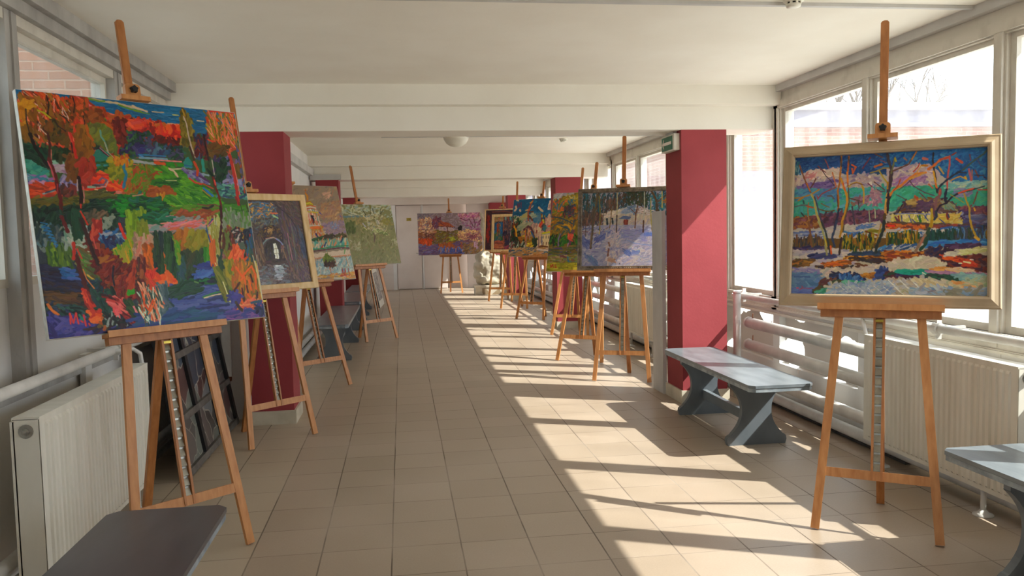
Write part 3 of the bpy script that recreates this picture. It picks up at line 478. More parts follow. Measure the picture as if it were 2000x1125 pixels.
    p.dabs(Cc(770,480, 1406,400, 1406,500, 900,520), '8a5214 6a3a14 a86a14 4a2c1c c08420 5a3418', 90, 16, 5, 0, 12); p.dabs(Cc(870,420, 1200,410, 1190,450, 880,440), '1c3050 243a5c 1c2c3c', 22, 16, 5, 0, 8); p.dabs(Cc(860,490, 1300,510, 1300,570, 1000,520), '2a2434 342c38 3c2c24', 26, 14, 5, -5, 10); p.dabs(Cc(940,570, 1090,580, 1080,620, 950,610), '4a2c20 5a3420', 10, 13, 4, -5, 10)
    p.dabs(Dd(0,400, 520,410, 460,490, 60,560, 0,480), '8a4a14 6a3214 a85a18 c07420 4a2420 7a2c18', 80, 15, 5, 0, 14); p.dabs(Dd(540,360, 860,370, 780,620, 560,560), '2c2440 34243c 1a2250 4a2c34 3a2430', 80, 14, 7, 20, 30); p.dabs(Dd(820,310, 1200,310, 1180,360, 830,380), '42284c 54345c 3a2444', 30, 18, 5, 0, 8)
    p.dabs(Dd(700,500, 1330,460, 1330,690, 1000,650, 720,610), '44242c 5a2824 3a2034 6a2c20 4a2a38 381c2c', 130, 15, 7, -5, 20); p.dabs(Dd(760,470, 1000,510, 1150,590, 1000,560, 770,500), 'c04414 a83414 d06018 8a2414', 34, 16, 5, -10, 10); p.dabs(Dd(1000,540, 1180,560, 1160,610, 1020,600), 'a82c18 b03c1c', 12, 13, 5, -5, 12)
    p.dabs(Dd(790,420, 960,410, 950,460, 800,460), 'a8a098 b8b0a4', 14, 14, 5, 0, 10); p.dabs(Dd(960,400, 1280,360, 1280,410, 980,450), 'b0ac78 a8a868 b8b48c', 24, 16, 5, 8, 8); p.st(Dd(1010,545, 1090,560), 'c8b890', 5); p.st(Dd(945,565, 980,565), 'c8c0a8', 3); p.st(Dd(1090,515, 1130,520), 'c8c8c0', 2.5)
    p.dabs(Cc(480,640, 900,640, 1406,560, 1406,680, 860,690, 500,720), 'b0a498 a89c94 b8aca0 a09498', 110, 16, 7, 5, 20); p.dabs(Dd(60,560, 560,470, 720,600, 740,640, 200,650, 60,620), 'b4aa98 aca294 bcb4a4 a89c8c', 110, 18, 8, 10, 20)
    p.dabs(Cc(80,620, 400,640, 420,690, 90,690), '7a6a94 8a8098 6a6498', 24, 18, 5, -3, 8)
    # bottom pond
    p.poly(Cc(70,690, 390,690, 450,780, 560,800, 420,960, 60,975), '4c6c98'); p.dabs(Cc(70,700, 400,700, 540,810, 400,960, 60,970), '4a6a9a 547498 44628f 5c7c9c', 70, 24, 8, 0, 20)
    p.dabs(Cc(60,900, 600,900, 600,980, 60,980), '4a5ea0 5468a8 4464a0', 30, 24, 7, 5, 12)
    p.dabs(Cc(600,700, 1030,710, 1010,780, 620,770), '241c34 1c2444 2a2440 1a3a70', 60, 13, 6, 0, 20); p.dabs(Cc(700,720, 1000,730, 980,800, 720,780), '2c5a98 1c4a8a 4a70a8', 26, 10, 5, 70, 25); p.dabs(Cc(460,790, 620,790, 600,860, 480,890), '50302c 5c3830 44282c', 26, 14, 6, 30, 20); p.dabs(Cc(380,900, 520,860, 500,920, 380,950), '3c3c2c 2c4430 4a3c24', 18, 14, 5, 20, 12); p.dabs(Cc(620,790, 760,800, 720,850, 620,850), '3c4a30 4a3c24 2c4a34', 16, 12, 5, 10, 15)
    p.dabs(Cc(740,790, 880,800, 860,860, 760,850), '4a9480 5aa08a', 14, 13, 5, 5, 20); p.dabs(Cc(880,800, 1040,810, 1020,840, 900,830), '2a8a68 3a9474', 12, 13, 4, 0, 12); p.dabs(Cc(420,930, 520,900, 540,960, 430,970), '2f7a6a 3a8a7a', 10, 12, 4, 10, 15)
    p.dabs(Cc(1040,700, 1200,700, 1190,760, 1050,750), '9a6420 b07828 6a4424', 16, 13, 6, 0, 15); p.dabs(Cc(1190,650, 1350,640, 1340,760, 1200,760), '2c4488 3a54a0 24386c', 26, 12, 6, 60, 30)
    p.dabs(Dd(0,680, 160,690, 150,740, 0,770), '4a2430 2a4434 5c3038', 22, 12, 6, 0, 20); p.dabs(Dd(160,710, 560,710, 700,760, 600,780, 220,780), '241c40 2c2450 1c2c40 342450', 60, 15, 6, -4, 12); p.dabs(Dd(200,740, 340,760, 300,810, 220,780), '3c1a2c 44202c', 16, 12, 6, -20, 20)
    p.dabs(Dd(180,655, 480,655, 480,705, 190,700), '14887c 1c9484 108070', 34, 20, 5, 0, 6); p.st(Dd(480,700, 560,730, 650,725), '14907c', 6); p.st(Dd(470,690, 520,715, 570,750), 'c8c8bc', 3); p.dabs(Dd(560,720, 900,700, 1020,770, 960,800, 600,780), '14382c 1c4434 24302c 1a4c3c 2c2c30', 70, 16, 6, -4, 12)
    p.dabs(Dd(560,660, 1320,690, 1300,720, 600,690), '8a648a 9a7494 7a5a88', 46, 22, 4, -3, 6); p.dabs(Dd(600,620, 780,620, 780,650, 610,655), 'c08a40 b87a38', 12, 16, 4, 0, 8); p.dabs(Dd(820,640, 1100,650, 1100,680, 860,670), 'c0a890 b89c84 c08a50', 18, 18, 4, -8, 8)
    p.dabs(Dd(900,710, 1310,730, 1300,800, 1040,790), '7aa09c 8aa8a4 6a94a0', 40, 20, 6, -4, 10); p.dabs(Dd(1080,800, 1310,790, 1310,900, 1100,880), '8a9a84 7a9078 9aa08a', 30, 18, 7, 5, 20)
    p.dabs(Dd(0,780, 860,800, 720,960, 0,990), 'a8a090 b0a898 9c9aa0 a4a8b4 989080', 150, 17, 6, -25, 15); p.dabs(Cc(560,860, 1406,800, 1406,985, 540,985), '7488ac 8494b4 6a80a8 98a0b0 a8a498 8c98b0', 190, 14, 6, 5, 35)
    for i in range(14): p.st(Dd(20+i*38, 790+(i%4)*40, 60+i*38, 830+(i%4)*40, 110+i*38, 860+(i%4)*40), 'd0d4d4', 1.6, cj=0)
    for i in range(16): p.st(Cc(700+i*42, 860+(i*37)%100, 730+i*42, 880+(i*37)%100), 'c8ccd0', 1.6, cj=0)
    p.dabs(Dd(400,780, 700,850, 720,930, 440,860), 'b4a888 a89c7c c0b498', 34, 18, 7, -30, 15); p.dabs(Dd(840,820, 1230,840, 1220,900, 900,880), 'b0a080 a89878 9aa088', 34, 18, 7, -8, 14); p.dabs(Dd(900,810, 970,815, 960,840, 910,835), 'c0884c b88048', 6, 12, 4, 0, 10); p.dabs(Dd(1000,870, 1160,890, 1160,915, 1010,890), 'c08c54 b8844c', 10, 14, 4, -10, 10)
    p.dabs(Dd(340,900, 1250,900, 1240,1000, 340,1000), '7a90b4 8a9cb8 98a4b0 6a88b0 8a8a94', 90, 20, 6, -10, 18); p.dabs(Dd(820,920, 1310,930, 1300,1010, 840,1000), '7a7a70 7088a8 8a8478 6a8098', 34, 18, 7, 5, 20)
    p.st(Cc(130,885, 160,885), 'a83040', 1.6, cj=0); p.st(Cc(130,897, 160,895), 'a83040', 1.4, cj=0); p.st(Cc(195,865, 215,870, 205,885, 165,915, 190,905, 215,890, 235,893, 260,893, 290,897, 345,893), 'a83040', 1.4, cj=0)
    # trees over everything
    T = lambda q, col, w: p.st(q, col, w)
    T(A(185,300, 220,400, 280,560, 330,660), '6a3c28', 5); T(A(280,540, 320,640), 'a85c20', 4); T(A(110,735, 200,730, 330,690, 440,625), '9a6a20', 4); T(A(160,770, 230,730), 'a8741c', 4); T(A(330,600, 370,540, 400,480), '5a3028', 4); T(A(340,690, 380,760, 390,860, 410,960, 440,1040, 460,1125), 'a09458', 6.5); T(A(380,720, 420,850, 450,980, 490,1090), '3c3c5c', 4.5)
    T(Cc(430,0, 480,100, 520,250, 540,420), '8a8a60', 6); T(Cc(470,0, 520,120, 560,280, 580,420), '2a3438', 5); T(Cc(510,200, 540,330), 'b89a20', 3); T(Cc(515,320, 540,440), '8a8458', 6); T(Cc(590,330, 600,430), 'c0501c', 5)
    T(A(740,190, 735,330, 720,450, 715,540, 690,640, 700,760, 700,860, 690,900), '9a5c24', 5.5); T(A(730,200, 740,320), '3a2c30', 4); T(A(680,700, 690,850), '5a3024', 3); T(A(700,900, 680,1000, 650,1110), '2c2c4c', 7); T(Cc(670,0, 640,120, 610,210, 640,330), '2c3854', 7)
    T(A(480,360, 530,440, 590,500, 640,570), '3a2c34', 2.5); T(A(430,310, 480,360, 530,395), '6a2c2c', 3); T(A(620,400, 640,470, 670,590), 'a85c34', 4); T(A(420,750, 480,680, 560,640, 660,600), '7a3c40', 4); T(A(410,700, 430,750), '8a3048', 3)
    T(A(840,190, 830,320, 820,430, 825,580), '9a5220', 5); T(A(815,400, 825,530), 'c0641c', 5); T(A(830,200, 850,300), '4a3438', 4); T(A(830,580, 835,690), '4a3840', 4)
    T(A(735,480, 770,600, 805,690, 815,780, 800,870, 780,960, 745,1040, 740,1125), 'b07a1c', 7); T(A(830,650, 840,800, 800,950, 780,1010), '5a4c38', 3.5); T(A(760,540, 790,640), 'c04420', 3)
    T(Cc(750,0, 740,100, 715,200), 'a87c1c', 7); T(Cc(770,40, 755,140), '3c3028', 4); T(Cc(735,220, 715,320, 705,440), '2a2024', 6)
    T(A(300,800, 290,900, 295,960, 310,1090), '8a5c38', 4); T(Cc(300,0, 320,150, 345,330), '7a4c34', 6); T(Cc(340,200, 360,330), '5a4c2c', 5)
    T(A(835,590, 880,550, 940,535, 1000,555, 1030,610, 1035,700, 1030,810), 'a8842c', 4.5); T(A(860,560, 940,540, 1040,570), '5a3428', 2.5); T(A(1010,590, 1030,640), 'b8941c', 4); T(A(880,300, 930,330, 890,410, 880,350), 'b85024', 5); T(A(1120,210, 1060,290, 1020,350), '6a2c38', 4); T(A(520,220, 550,280, 570,340), '8a4038', 3); T(A(1180,160, 1280,210), '6a4c44', 3.5); T(A(1250,240, 1330,280), '7a3c44', 2.5); T(A(1180,330, 1230,310, 1270,300), 'a85a2c', 6); T(A(1120,410, 1200,390, 1290,350, 1390,350), '8a7440', 4); T(A(1240,390, 1290,470, 1340,540), 'a08a2c', 4)
    T(A(1090,550, 1140,590), '6a2c48', 3.5); T(A(1170,530, 1250,590, 1310,640), '5a3040', 3); T(A(1210,630, 1260,660, 1310,660), '3a3448', 3); T(A(840,740, 920,765, 980,780), '4a3c38', 3); T(A(430,880, 500,905, 560,915, 640,905), '5a4024', 3.5); T(A(470,810, 520,840, 575,860), '6a5434', 3); T(A(700,885, 750,885), '1c3038', 4); T(A(270,840, 360,865), 'a04424', 5); T(A(120,850, 200,830, 280,830), '4a4450', 4); T(A(880,860, 895,1000, 910,1090), '3c3448', 5); T(A(870,800, 900,830), '7a5c58', 8); T(A(960,790, 970,880), '3c3038', 3); T(A(1180,890, 1185,1010), '9aa08c', 3); T(A(1100,900, 1115,1090), '8a9480', 3); T(A(550,710, 610,710, 640,750), '5a4c50', 4); T(A(200,930, 240,980), '2a3430', 4); T(A(230,770, 240,810), '20343c', 4)
    # big middle tree
    T(A(1340,150, 1350,260, 1390,330), '1c2440', 6); T(A(1390,400, 1380,540, 1360,620, 1350,680), '4a3438', 9); T(A(1350,540, 1345,620), '9a701c', 5); T(A(1345,690, 1330,780, 1320,860, 1320,960), 'b0843c', 7); T(A(1390,700, 1360,790, 1345,940), '241c30', 6); T(A(1310,960, 1300,1060, 1290,1125), '5a4428', 8); T(B(10,160, 40,300, 70,400, 60,520, 30,650), '3c3038', 7); T(B(110,210, 80,340, 60,420), '5a6038', 5); T(B(80,390, 180,350, 290,300, 330,230, 390,140), '5a3830', 5); T(B(330,240, 390,140), 'a86a30', 4)
    T(B(40,710, 90,640, 180,590, 280,500, 380,430, 510,415), 'c06c20', 7); T(B(300,500, 400,460, 490,420), 'b07c2c', 5); T(B(160,640, 250,570, 330,500), '4a2c34', 2.5); T(B(90,650, 150,580, 180,500), 'a85030', 4); T(B(350,400, 410,340, 430,290), 'a84434', 3.5); T(B(390,420, 450,320), 'b88a34', 3); T(B(20,690, 20,760, 10,860), '2a2030', 7); T(B(0,740, 40,740), '2c2030', 5); T(Cc(1300,0, 1290,110, 1240,240, 1200,330, 1190,410), '1c2c2c', 9); T(Cc(1260,40, 1230,160, 1190,280), '8a6a24', 4)
    T(B(460,320, 530,325), 'a8701c', 6); T(B(480,230, 530,240), 'a86050', 8); T(B(110,220, 120,260), '9a9028', 5); T(B(230,220, 260,250), '8a5c4c', 5)
    T(B(300,520, 350,590, 430,640, 500,680, 620,720), '4a2c3c', 3); T(B(430,680, 520,770), '5a3440', 3); T(B(550,570, 600,620), '9a4430', 4); T(B(370,740, 400,745), 'a04424', 6); T(B(120,700, 200,740, 250,770), '4a4038', 2.5)
    # right tree
    T(B(610,160, 600,260, 620,390, 640,480, 640,600, 660,680), '2c2430', 5); T(B(610,400, 630,500, 650,610), 'b88420', 5); T(B(640,560, 660,620), 'b84420', 3.5); T(B(545,370, 610,330, 700,250, 810,215), 'c06028', 7); T(B(700,245, 820,220), 'a83c28', 5); T(B(820,200, 820,320, 800,430, 790,540, 790,640), 'a04038', 5); T(B(850,190, 900,160), '8a3430', 4)
    T(B(780,640, 760,740, 770,800), '182038', 7); T(B(660,650, 710,580, 780,520, 860,460, 960,400), '1c2c40', 5.5); T(B(990,390, 1080,310, 1170,240, 1260,180, 1320,110), '2a3a40', 5); T(B(850,460, 940,420, 1030,425), '2c2c40', 3.5); T(B(840,520, 900,490, 960,470, 1040,510), 'a07030', 4); T(B(1020,480, 1035,500), 'b88c20', 6); T(B(1070,380, 1100,520), 'a04c60', 6); T(B(1110,390, 1110,520), 'a86040', 3); T(B(910,240, 980,290), 'b04838', 7); T(B(1080,190, 1090,260), '5c3c50', 4); T(B(680,340, 740,430), 'a08444', 5)
    T(B(1150,390, 1190,480), '6a3c3c', 4); T(B(1140,455, 1200,460, 1260,460), '44303c', 3); T(B(1260,480, 1290,500), '3c2440', 3); T(B(1170,240, 1220,330, 1300,355), '44406c', 2.5)
    T(B(650,930, 700,850, 780,820, 850,740, 940,690, 1140,640), '2c2038', 5); T(B(940,690, 1060,650, 1140,630), 'b8482c', 5); T(B(1140,640, 1270,605), '1c3848', 4); T(B(1190,650, 1310,650), 'a03c34', 3.5)
    T(B(700,640, 690,720, 650,760, 630,850, 610,930), '70484c', 10); T(B(700,650, 690,700), 'b04c38', 4); T(B(640,930, 650,1000, 620,1030), '20283c', 8); T(B(590,900, 600,1000, 590,1060, 590,1125), 'a89024', 7); T(B(610,860, 620,1000), '4a3040', 5)
    T(Dd(590,0, 570,80, 530,160), 'b08c1c', 8); T(Dd(560,100, 530,160, 500,250), '20382c', 8); T(Dd(500,190, 450,270, 400,360, 380,400), '8a6a60', 8); T(Dd(530,250, 500,320, 440,380), '14382c', 9); T(Dd(480,220, 440,320), 'a05c4c', 4)
    T(B(1010,700, 1040,800, 1080,890, 1080,1000, 1100,1110), 'a08c38', 5); T(B(830,710, 920,760, 1010,820), '8a8a3c', 2.5); T(B(1180,680, 1150,780, 1130,830), '6a3c38', 4); T(B(1140,890, 1150,920), 'b88420', 5)
    T(Dd(1090,0, 1110,90, 1150,180, 1200,260), 'a08420', 5.5); T(Dd(1150,220, 1200,250), 'b88c24', 7)
    return p
def paint_church_interior():
    p = Paint(240, 172, [(378, 388), (588, 392), (613, 550), (405, 565)], 11, '3a302e')
    C = cr(480, 370, 160/900)
    p.dabs([(378,388), (600,388), (615,555), (400,568)], '40342f 3a2e30 4a3c34 342a2c 443a3e', 420, 9, 4, 60, 50)
    p.dabs(C(-500,130, 40,160, 120,860, -420,1000), '4a3c34 3c3434 54443a 3a3040', 120, 12, 4, 80, 20)
    p.dabs(C(30,140, 300,140, 380,260, 380,400, 260,420, 130,440, 80,480), '3c4848 4a544c 34404c 504a3c 3a4a58 5a523c', 110, 8, 3.5, 20, 35)
    p.dabs(C(40,160, 300,150, 370,300, 80,330), '2a5070 a8642a 386480 8a6a30 2c4868 b0803c', 60, 6, 2.4, 10, 30)
    p.st(C(30,150, 160,140, 270,160, 340,220, 370,300), '3c5c7a', 2); p.st(C(70,340, 110,290, 190,260), '3a5c84', 2); p.st(C(300,265, 360,262), 'b05024', 3.5); p.st(C(320,290, 370,315), '7a9a6c', 5)
    p.dabs(C(330,130, 600,130, 640,600, 560,420, 480,300, 390,200), '3c3028 4a3a34 44343c 503c34 3a3430', 90, 10, 4, -50, 20)
    p.dabs(C(380,240, 480,300, 560,440, 620,700, 740,1010, 480,900, 460,700, 400,500), '4c3830 443040 4a4434 3c3038 5c3c34 3c3c44', 150, 14, 3, 98, 10)
    p.st(C(340,170, 430,240, 510,320, 570,420, 600,560), '242028', 3); p.dabs(C(590,430, 640,500, 680,740, 630,700), '2c3448 34384c 2a3040', 24, 12, 4, 98, 8)
    p.poly(C(140,600, 150,480, 220,400, 310,390, 400,440, 430,520, 440,620, 330,560, 230,560, 190,640), '2c2024'); p.dabs(C(150,560, 170,460, 260,390, 390,430, 430,560, 300,530), '2c2024 3a2c1c 4a381c 241c24 544020', 60, 7, 3, 30, 50); p.dabs(C(220,420, 320,420, 300,480, 240,480), '7a5c34 8a6a3c', 10, 6, 2.5, 40, 50)
    p.st(C(195,660, 210,590, 250,545, 320,525, 380,550, 425,600), '5c7068', 4); p.st(C(240,540, 310,525, 350,535), '9a6a50', 2.5); p.st(C(350,540, 400,575, 430,620), '6c6494', 2.5); p.st(C(200,640, 205,720, 220,820), '54645c', 4)
    p.poly(C(225,640, 260,570, 330,550, 400,590, 440,680, 450,780, 400,800, 250,800), '2a2420'); p.dabs(C(230,620, 430,620, 450,780, 250,790), '2c2622 342c2a 2a2430 3c342c', 60, 9, 3.5, 90, 15); p.dabs(C(400,600, 440,620, 450,740, 410,720), '6a4c3c 5c3c3c', 10, 6, 3, 80, 20)
    p.poly(C(315,600, 340,590, 365,620, 385,750, 345,755), 'c8c2a8', .02); p.st(C(345,600, 365,752), '6a6450', 1.2, cj=0); p.st(C(322,650, 368,645), '6a6450', 1.1, cj=0); p.st(C(330,700, 375,695), '6a6450', 1.1, cj=0)
    p.dabs(C(110,600, 200,560, 240,860, 170,880), '5c4838 4a3a30 6a543c 3c2e2c', 44, 20, 3, 97, 4); p.dabs(C(250,770, 440,760, 450,810, 260,820), '342826 40302c', 18, 10, 3, 0, 8)
    p.dabs(C(160,880, 250,820, 470,830, 500,1030, 190,1060), '54585c 4a4a50 60666a 4c4444 5a4c48', 100, 10, 3.5, 10, 20); p.dabs(C(340,830, 430,830, 420,1000, 360,980), '7c8288 8c9498 6c7478', 30, 7, 3, 5, 15); p.st(C(350,835, 405,830), 'b8bcbc', 2.5)
    for q, c in ((C(475,480, 500,620, 530,780), '8a5460'), (C(460,560, 490,700, 510,790), '5c6450'), (C(520,400, 560,700, 590,900), '4c5444'), (C(540,420, 600,560), '30303c'), (C(430,660, 470,770), '7a5c34'), (C(620,760, 700,1000), '6c5450')): p.st(q, c, 2)
    p.dabs(C(480,780, 740,760, 740,1010, 500,1040), '4c3c34 443440 544438 3c3034 5c443c', 80, 10, 3, 110, 25)
    return p

def paint_bell_tower():
    p = Paint(180, 210, [(531.5, 359), (659, 364), (697, 544), (571, 553)], 13, '8c7c6c')
    C = cr(560, 360, 160/900)
    p.dabs([(458,357), (662,360), (690,460), (480,470)], '8c7c6c 847668 94806c 9a7c64 8a7a70 7c746c', 260, 11, 4.5, 30, 25)
    p.dabs(C(360,200, 600,180, 640,420, 400,380), 'a07c5c a8805c 947060 9a7868 b08a64', 70, 11, 4, 30, 20); p.dabs(C(360,420, 660,400, 670,560, 420,560), '8c7484 947c8c 847090 9a8494 7c6c94', 80, 9, 4, 20, 40); p.dabs(C(400,90, 490,90, 480,140, 410,140), 'b08c7c c09884', 12, 9, 3.5, 25, 15); p.dabs(C(470,400, 580,460, 560,500, 480,480), '6c80b4 7c94b8', 8, 5, 3, 40, 30)
    p.st(C(370,310, 385,325), '5c4c9c', 3); p.st(C(590,340, 605,355), '5c4c9c', 2.5)
    p.poly(C(-400,560, 300,580, 300,1040, -300,1060), '9a8c80'); p.dabs(C(-500,540, 300,580, 300,1040, -350,1060), 'a89c90 4a6a5c 8ca0a8 a87c5c 6c8c90 c0b4a4', 160, 12, 4.5, 10, 40)
    # tower
    p.poly(C(225,230, 330,230, 380,420, 430,560, 270,600, 250,450), 'b0a090')
    p.st(C(212,50, 216,100), 'a85c1c', 1.6, cj=0); p.st(C(203,65, 226,68), 'a85c1c', 1.5, cj=0); p.st(C(215,95, 235,130, 235,170), 'b06a18', 6); p.st(C(222,110, 240,160), 'c8941c', 3)
    p.poly(C(210,220, 225,180, 260,180, 300,215, 300,235, 215,240), '9a8c18'); p.st(C(225,210, 260,200, 290,215), 'c8b830', 4); p.st(C(220,190, 260,185, 300,215), 'b05020', 1.6)
    for k, c in enumerate(('c8502c', 'd8ccc0', 'b84828', 'dcd0c8', 'c8a898')): p.st(C(218, 240+k*15, 270, 232+k*15, 325, 245+k*15), c, 2.4)
    p.dabs(C(235,300, 345,290, 370,440, 260,450), 'c8bcb0 d8c8bc b8502c 5aa090 c07c3c d0603c a8988c', 60, 9, 2.6, 98, 8); p.poly(C(275,340, 300,335, 318,430, 290,435), '2c2434'); p.st(C(285,380, 300,430), 'a83c24', 2.5); p.st(C(330,300, 355,420), '4c9484', 2.4); p.st(C(245,320, 265,440), 'c85030', 1.8)
    p.st(C(240,300, 350,310), 'c8b02c', 3); p.dabs(C(260,460, 390,450, 400,490, 270,500), 'c85c1c c86c24 d8702c', 22, 9, 3, 3, 10); p.st(C(265,455, 370,450), 'c0b8b0', 2.5); p.st(C(275,500, 390,500), '8a8c2c', 2.4); p.st(C(380,455, 400,490), 'b09c24', 4)
    p.dabs(C(270,510, 420,500, 430,560, 280,590), 'b8a898 c0843c b05c3c c8b8a8 b8983c', 40, 6, 3, 70, 40); p.st(C(330,545, 350,580), '1c2c7c', 5); p.st(C(365,540, 375,565), 'c84828', 4)
    p.st(C(280,610, 350,590, 450,565, 510,590), '24482c', 5); p.dabs(C(290,590, 500,560, 500,600, 300,620), '2c5434 24402c 345c30', 26, 9, 4, 10, 15); p.dabs(C(420,555, 540,550, 540,590, 440,600), '342420 4a2c2c 3c3c24', 14, 8, 4, 10, 20); p.dabs(C(560,550, 665,540, 665,580, 560,580), '4c4c20 5a4424 3c3c24', 18, 8, 4, 8, 20)
    p.poly(C(285,640, 690,590, 700,690, 300,720), '4c9490'); p.dabs(C(290,640, 690,600, 700,680, 300,710), '4c9890 3c8c8c 5aa49c c8b49c c88c54 b8b8a0', 70, 9, 3, 70, 15)
    for x, y, c in ((395, 690, 'b03020'), (430, 660, '24406c'), (535, 660, 'd08860'), (480, 640, 'c8b090'), (610, 620, '1c3c64'), (330, 680, 'c8bca0'), (600, 590, 'c07c5c'), (400, 610, 'b88c6c')): p.st([(560+x*160/900-1.5, 360+y*160/900+3), (560+x*160/900+2, 360+y*160/900-4)], c, 4)
    p.st(C(300,718, 430,700, 560,680, 700,672), '2c7448', 3); p.st(C(300,735, 450,715, 600,695, 705,700), '543038', 4); p.poly(C(305,760, 700,715, 715,780, 540,790, 320,810), 'c8b8a8', .02); p.st(C(310,815, 430,805, 550,790, 715,775), 'b87850', 2.4)
    p.poly(C(325,830, 720,790, 765,970, 350,1000), '8ca4ac'); p.dabs(C(325,830, 720,800, 760,970, 350,995), 'a8bcc0 5c8ca4 c0ccc8 b8a498 6c98ac 9aacb0', 130, 8, 2.6, 50, 35)
    p.poly(C(400,830, 440,755, 520,810, 530,850, 420,860), '5c6c24'); p.dabs(C(410,820, 450,760, 525,830, 440,860), '5a6c20 6c7c2c 4a5a1c', 16, 8, 4, 60, 30); p.dabs(C(420,850, 540,850, 530,910, 440,900), '3c2418 543020 2a1c18', 22, 7, 4, 20, 30); p.st(C(480,910, 500,990), 'b87058', 3)
    p.st(C(650,710, 640,760), '4c8c4c', 3); p.st(C(655,790, 690,900), 'b87c44', 2); p.st(C(540,820, 560,900), 'b89484', 2); p.st(C(610,920, 680,910), '9aa8a4', 5)
    p.dabs(C(350,1000, 770,960, 770,1030, 360,1030), 'c89c3c d0843c c8a88c b8843c d0b050', 44, 9, 3, 5, 12)
    for q in (C(615,1010, 620,925), C(620,925, 637,1000), C(637,1000, 650,925), C(650,925, 662,1005), C(683,920, 697,1003)): p.st(q, '9c1c20', 2.2, cj=0)
    p.st(C(712,993, 717,998), '9c1c20', 2.2, cj=0); p.st(C(600,1005, 660,995), 'b83c24', 3); p.st(C(530,1030, 610,1030), 'b8b4ac', 4)
    return p

def paint_blossom_tree():
    p = Paint(190, 150, [(635, 398), (764, 400), (785, 514), (657, 521)], 17, '74744c')
    C = cr(660, 370, 140/926)
    p.dabs([(634,396), (766,398), (775,425), (640,425)], '9ca08c 94a094 a4a48c 8c9c98 b0ac94 8c9890', 110, 8, 3.5, 15, 30)
    p.dabs([(640,424), (770,424), (786,515), (656,522)], '74744c 6c6c40 7c7c50 848058 686c3c 78704c', 460, 6, 3, 60, 40)
    p.st(C(-100,350, 100,345, 300,350, 400,350), '5c7480', 2.6); p.dabs(C(90,340, 440,340, 440,360, 90,370), '607880 5c7078', 20, 8, 2, 2, 6)
    p.dabs(C(130,360, 700,350, 720,460, 140,460), '7c7448 84784c 8c7c50 6c7040', 70, 6, 3, 40, 40); p.dabs(C(100,420, 240,430, 260,560, 130,570), '4c5828 54602c 40501c', 34, 6, 4, 70, 25)
    for q in (C(330,270, 380,350), C(420,230, 430,320), C(455,250, 470,310), C(560,250, 550,350), C(590,260, 560,320), C(420,310, 440,400), C(480,330, 470,390)): p.st(q, '4a4a24', 2.4)
    p.dabs(C(330,330, 620,330, 640,560, 420,560), 'a8a080 b0a884 9c9870 848c90 908460 b4ac90', 90, 4.5, 2.6, 60, 45); p.dabs(C(430,540, 560,520, 660,590, 500,560), '5a6c34 a0a470 6c7448', 20, 5, 3, 10, 25)
    p.st(C(425,215, 430,240), '7c7a1c', 4); p.st(C(470,560, 480,610, 475,680), '4c3c34', 2.6); p.st(C(495,590, 485,640), '5c4c44', 2); p.st(C(330,440, 360,480), '9498a8', 4); p.st(C(520,400, 540,440), 'a8a49c', 4); p.st(C(345,490, 380,520), 'b4b080', 3); p.st(C(470,500, 520,550), 'a8b078', 3)
    p.dabs(C(160,660, 300,660, 300,780, 180,780), '9c987c a4a084 8c8c6c', 24, 4, 2.4, 50, 40); p.dabs(C(700,640, 790,640, 790,720, 710,720), 'a4a084 9c9c80', 10, 4, 2.2, 50, 40); p.dabs(C(560,380, 680,380, 700,450, 580,450), '847c34 7c7838', 20, 5, 3, 50, 40)
    return p

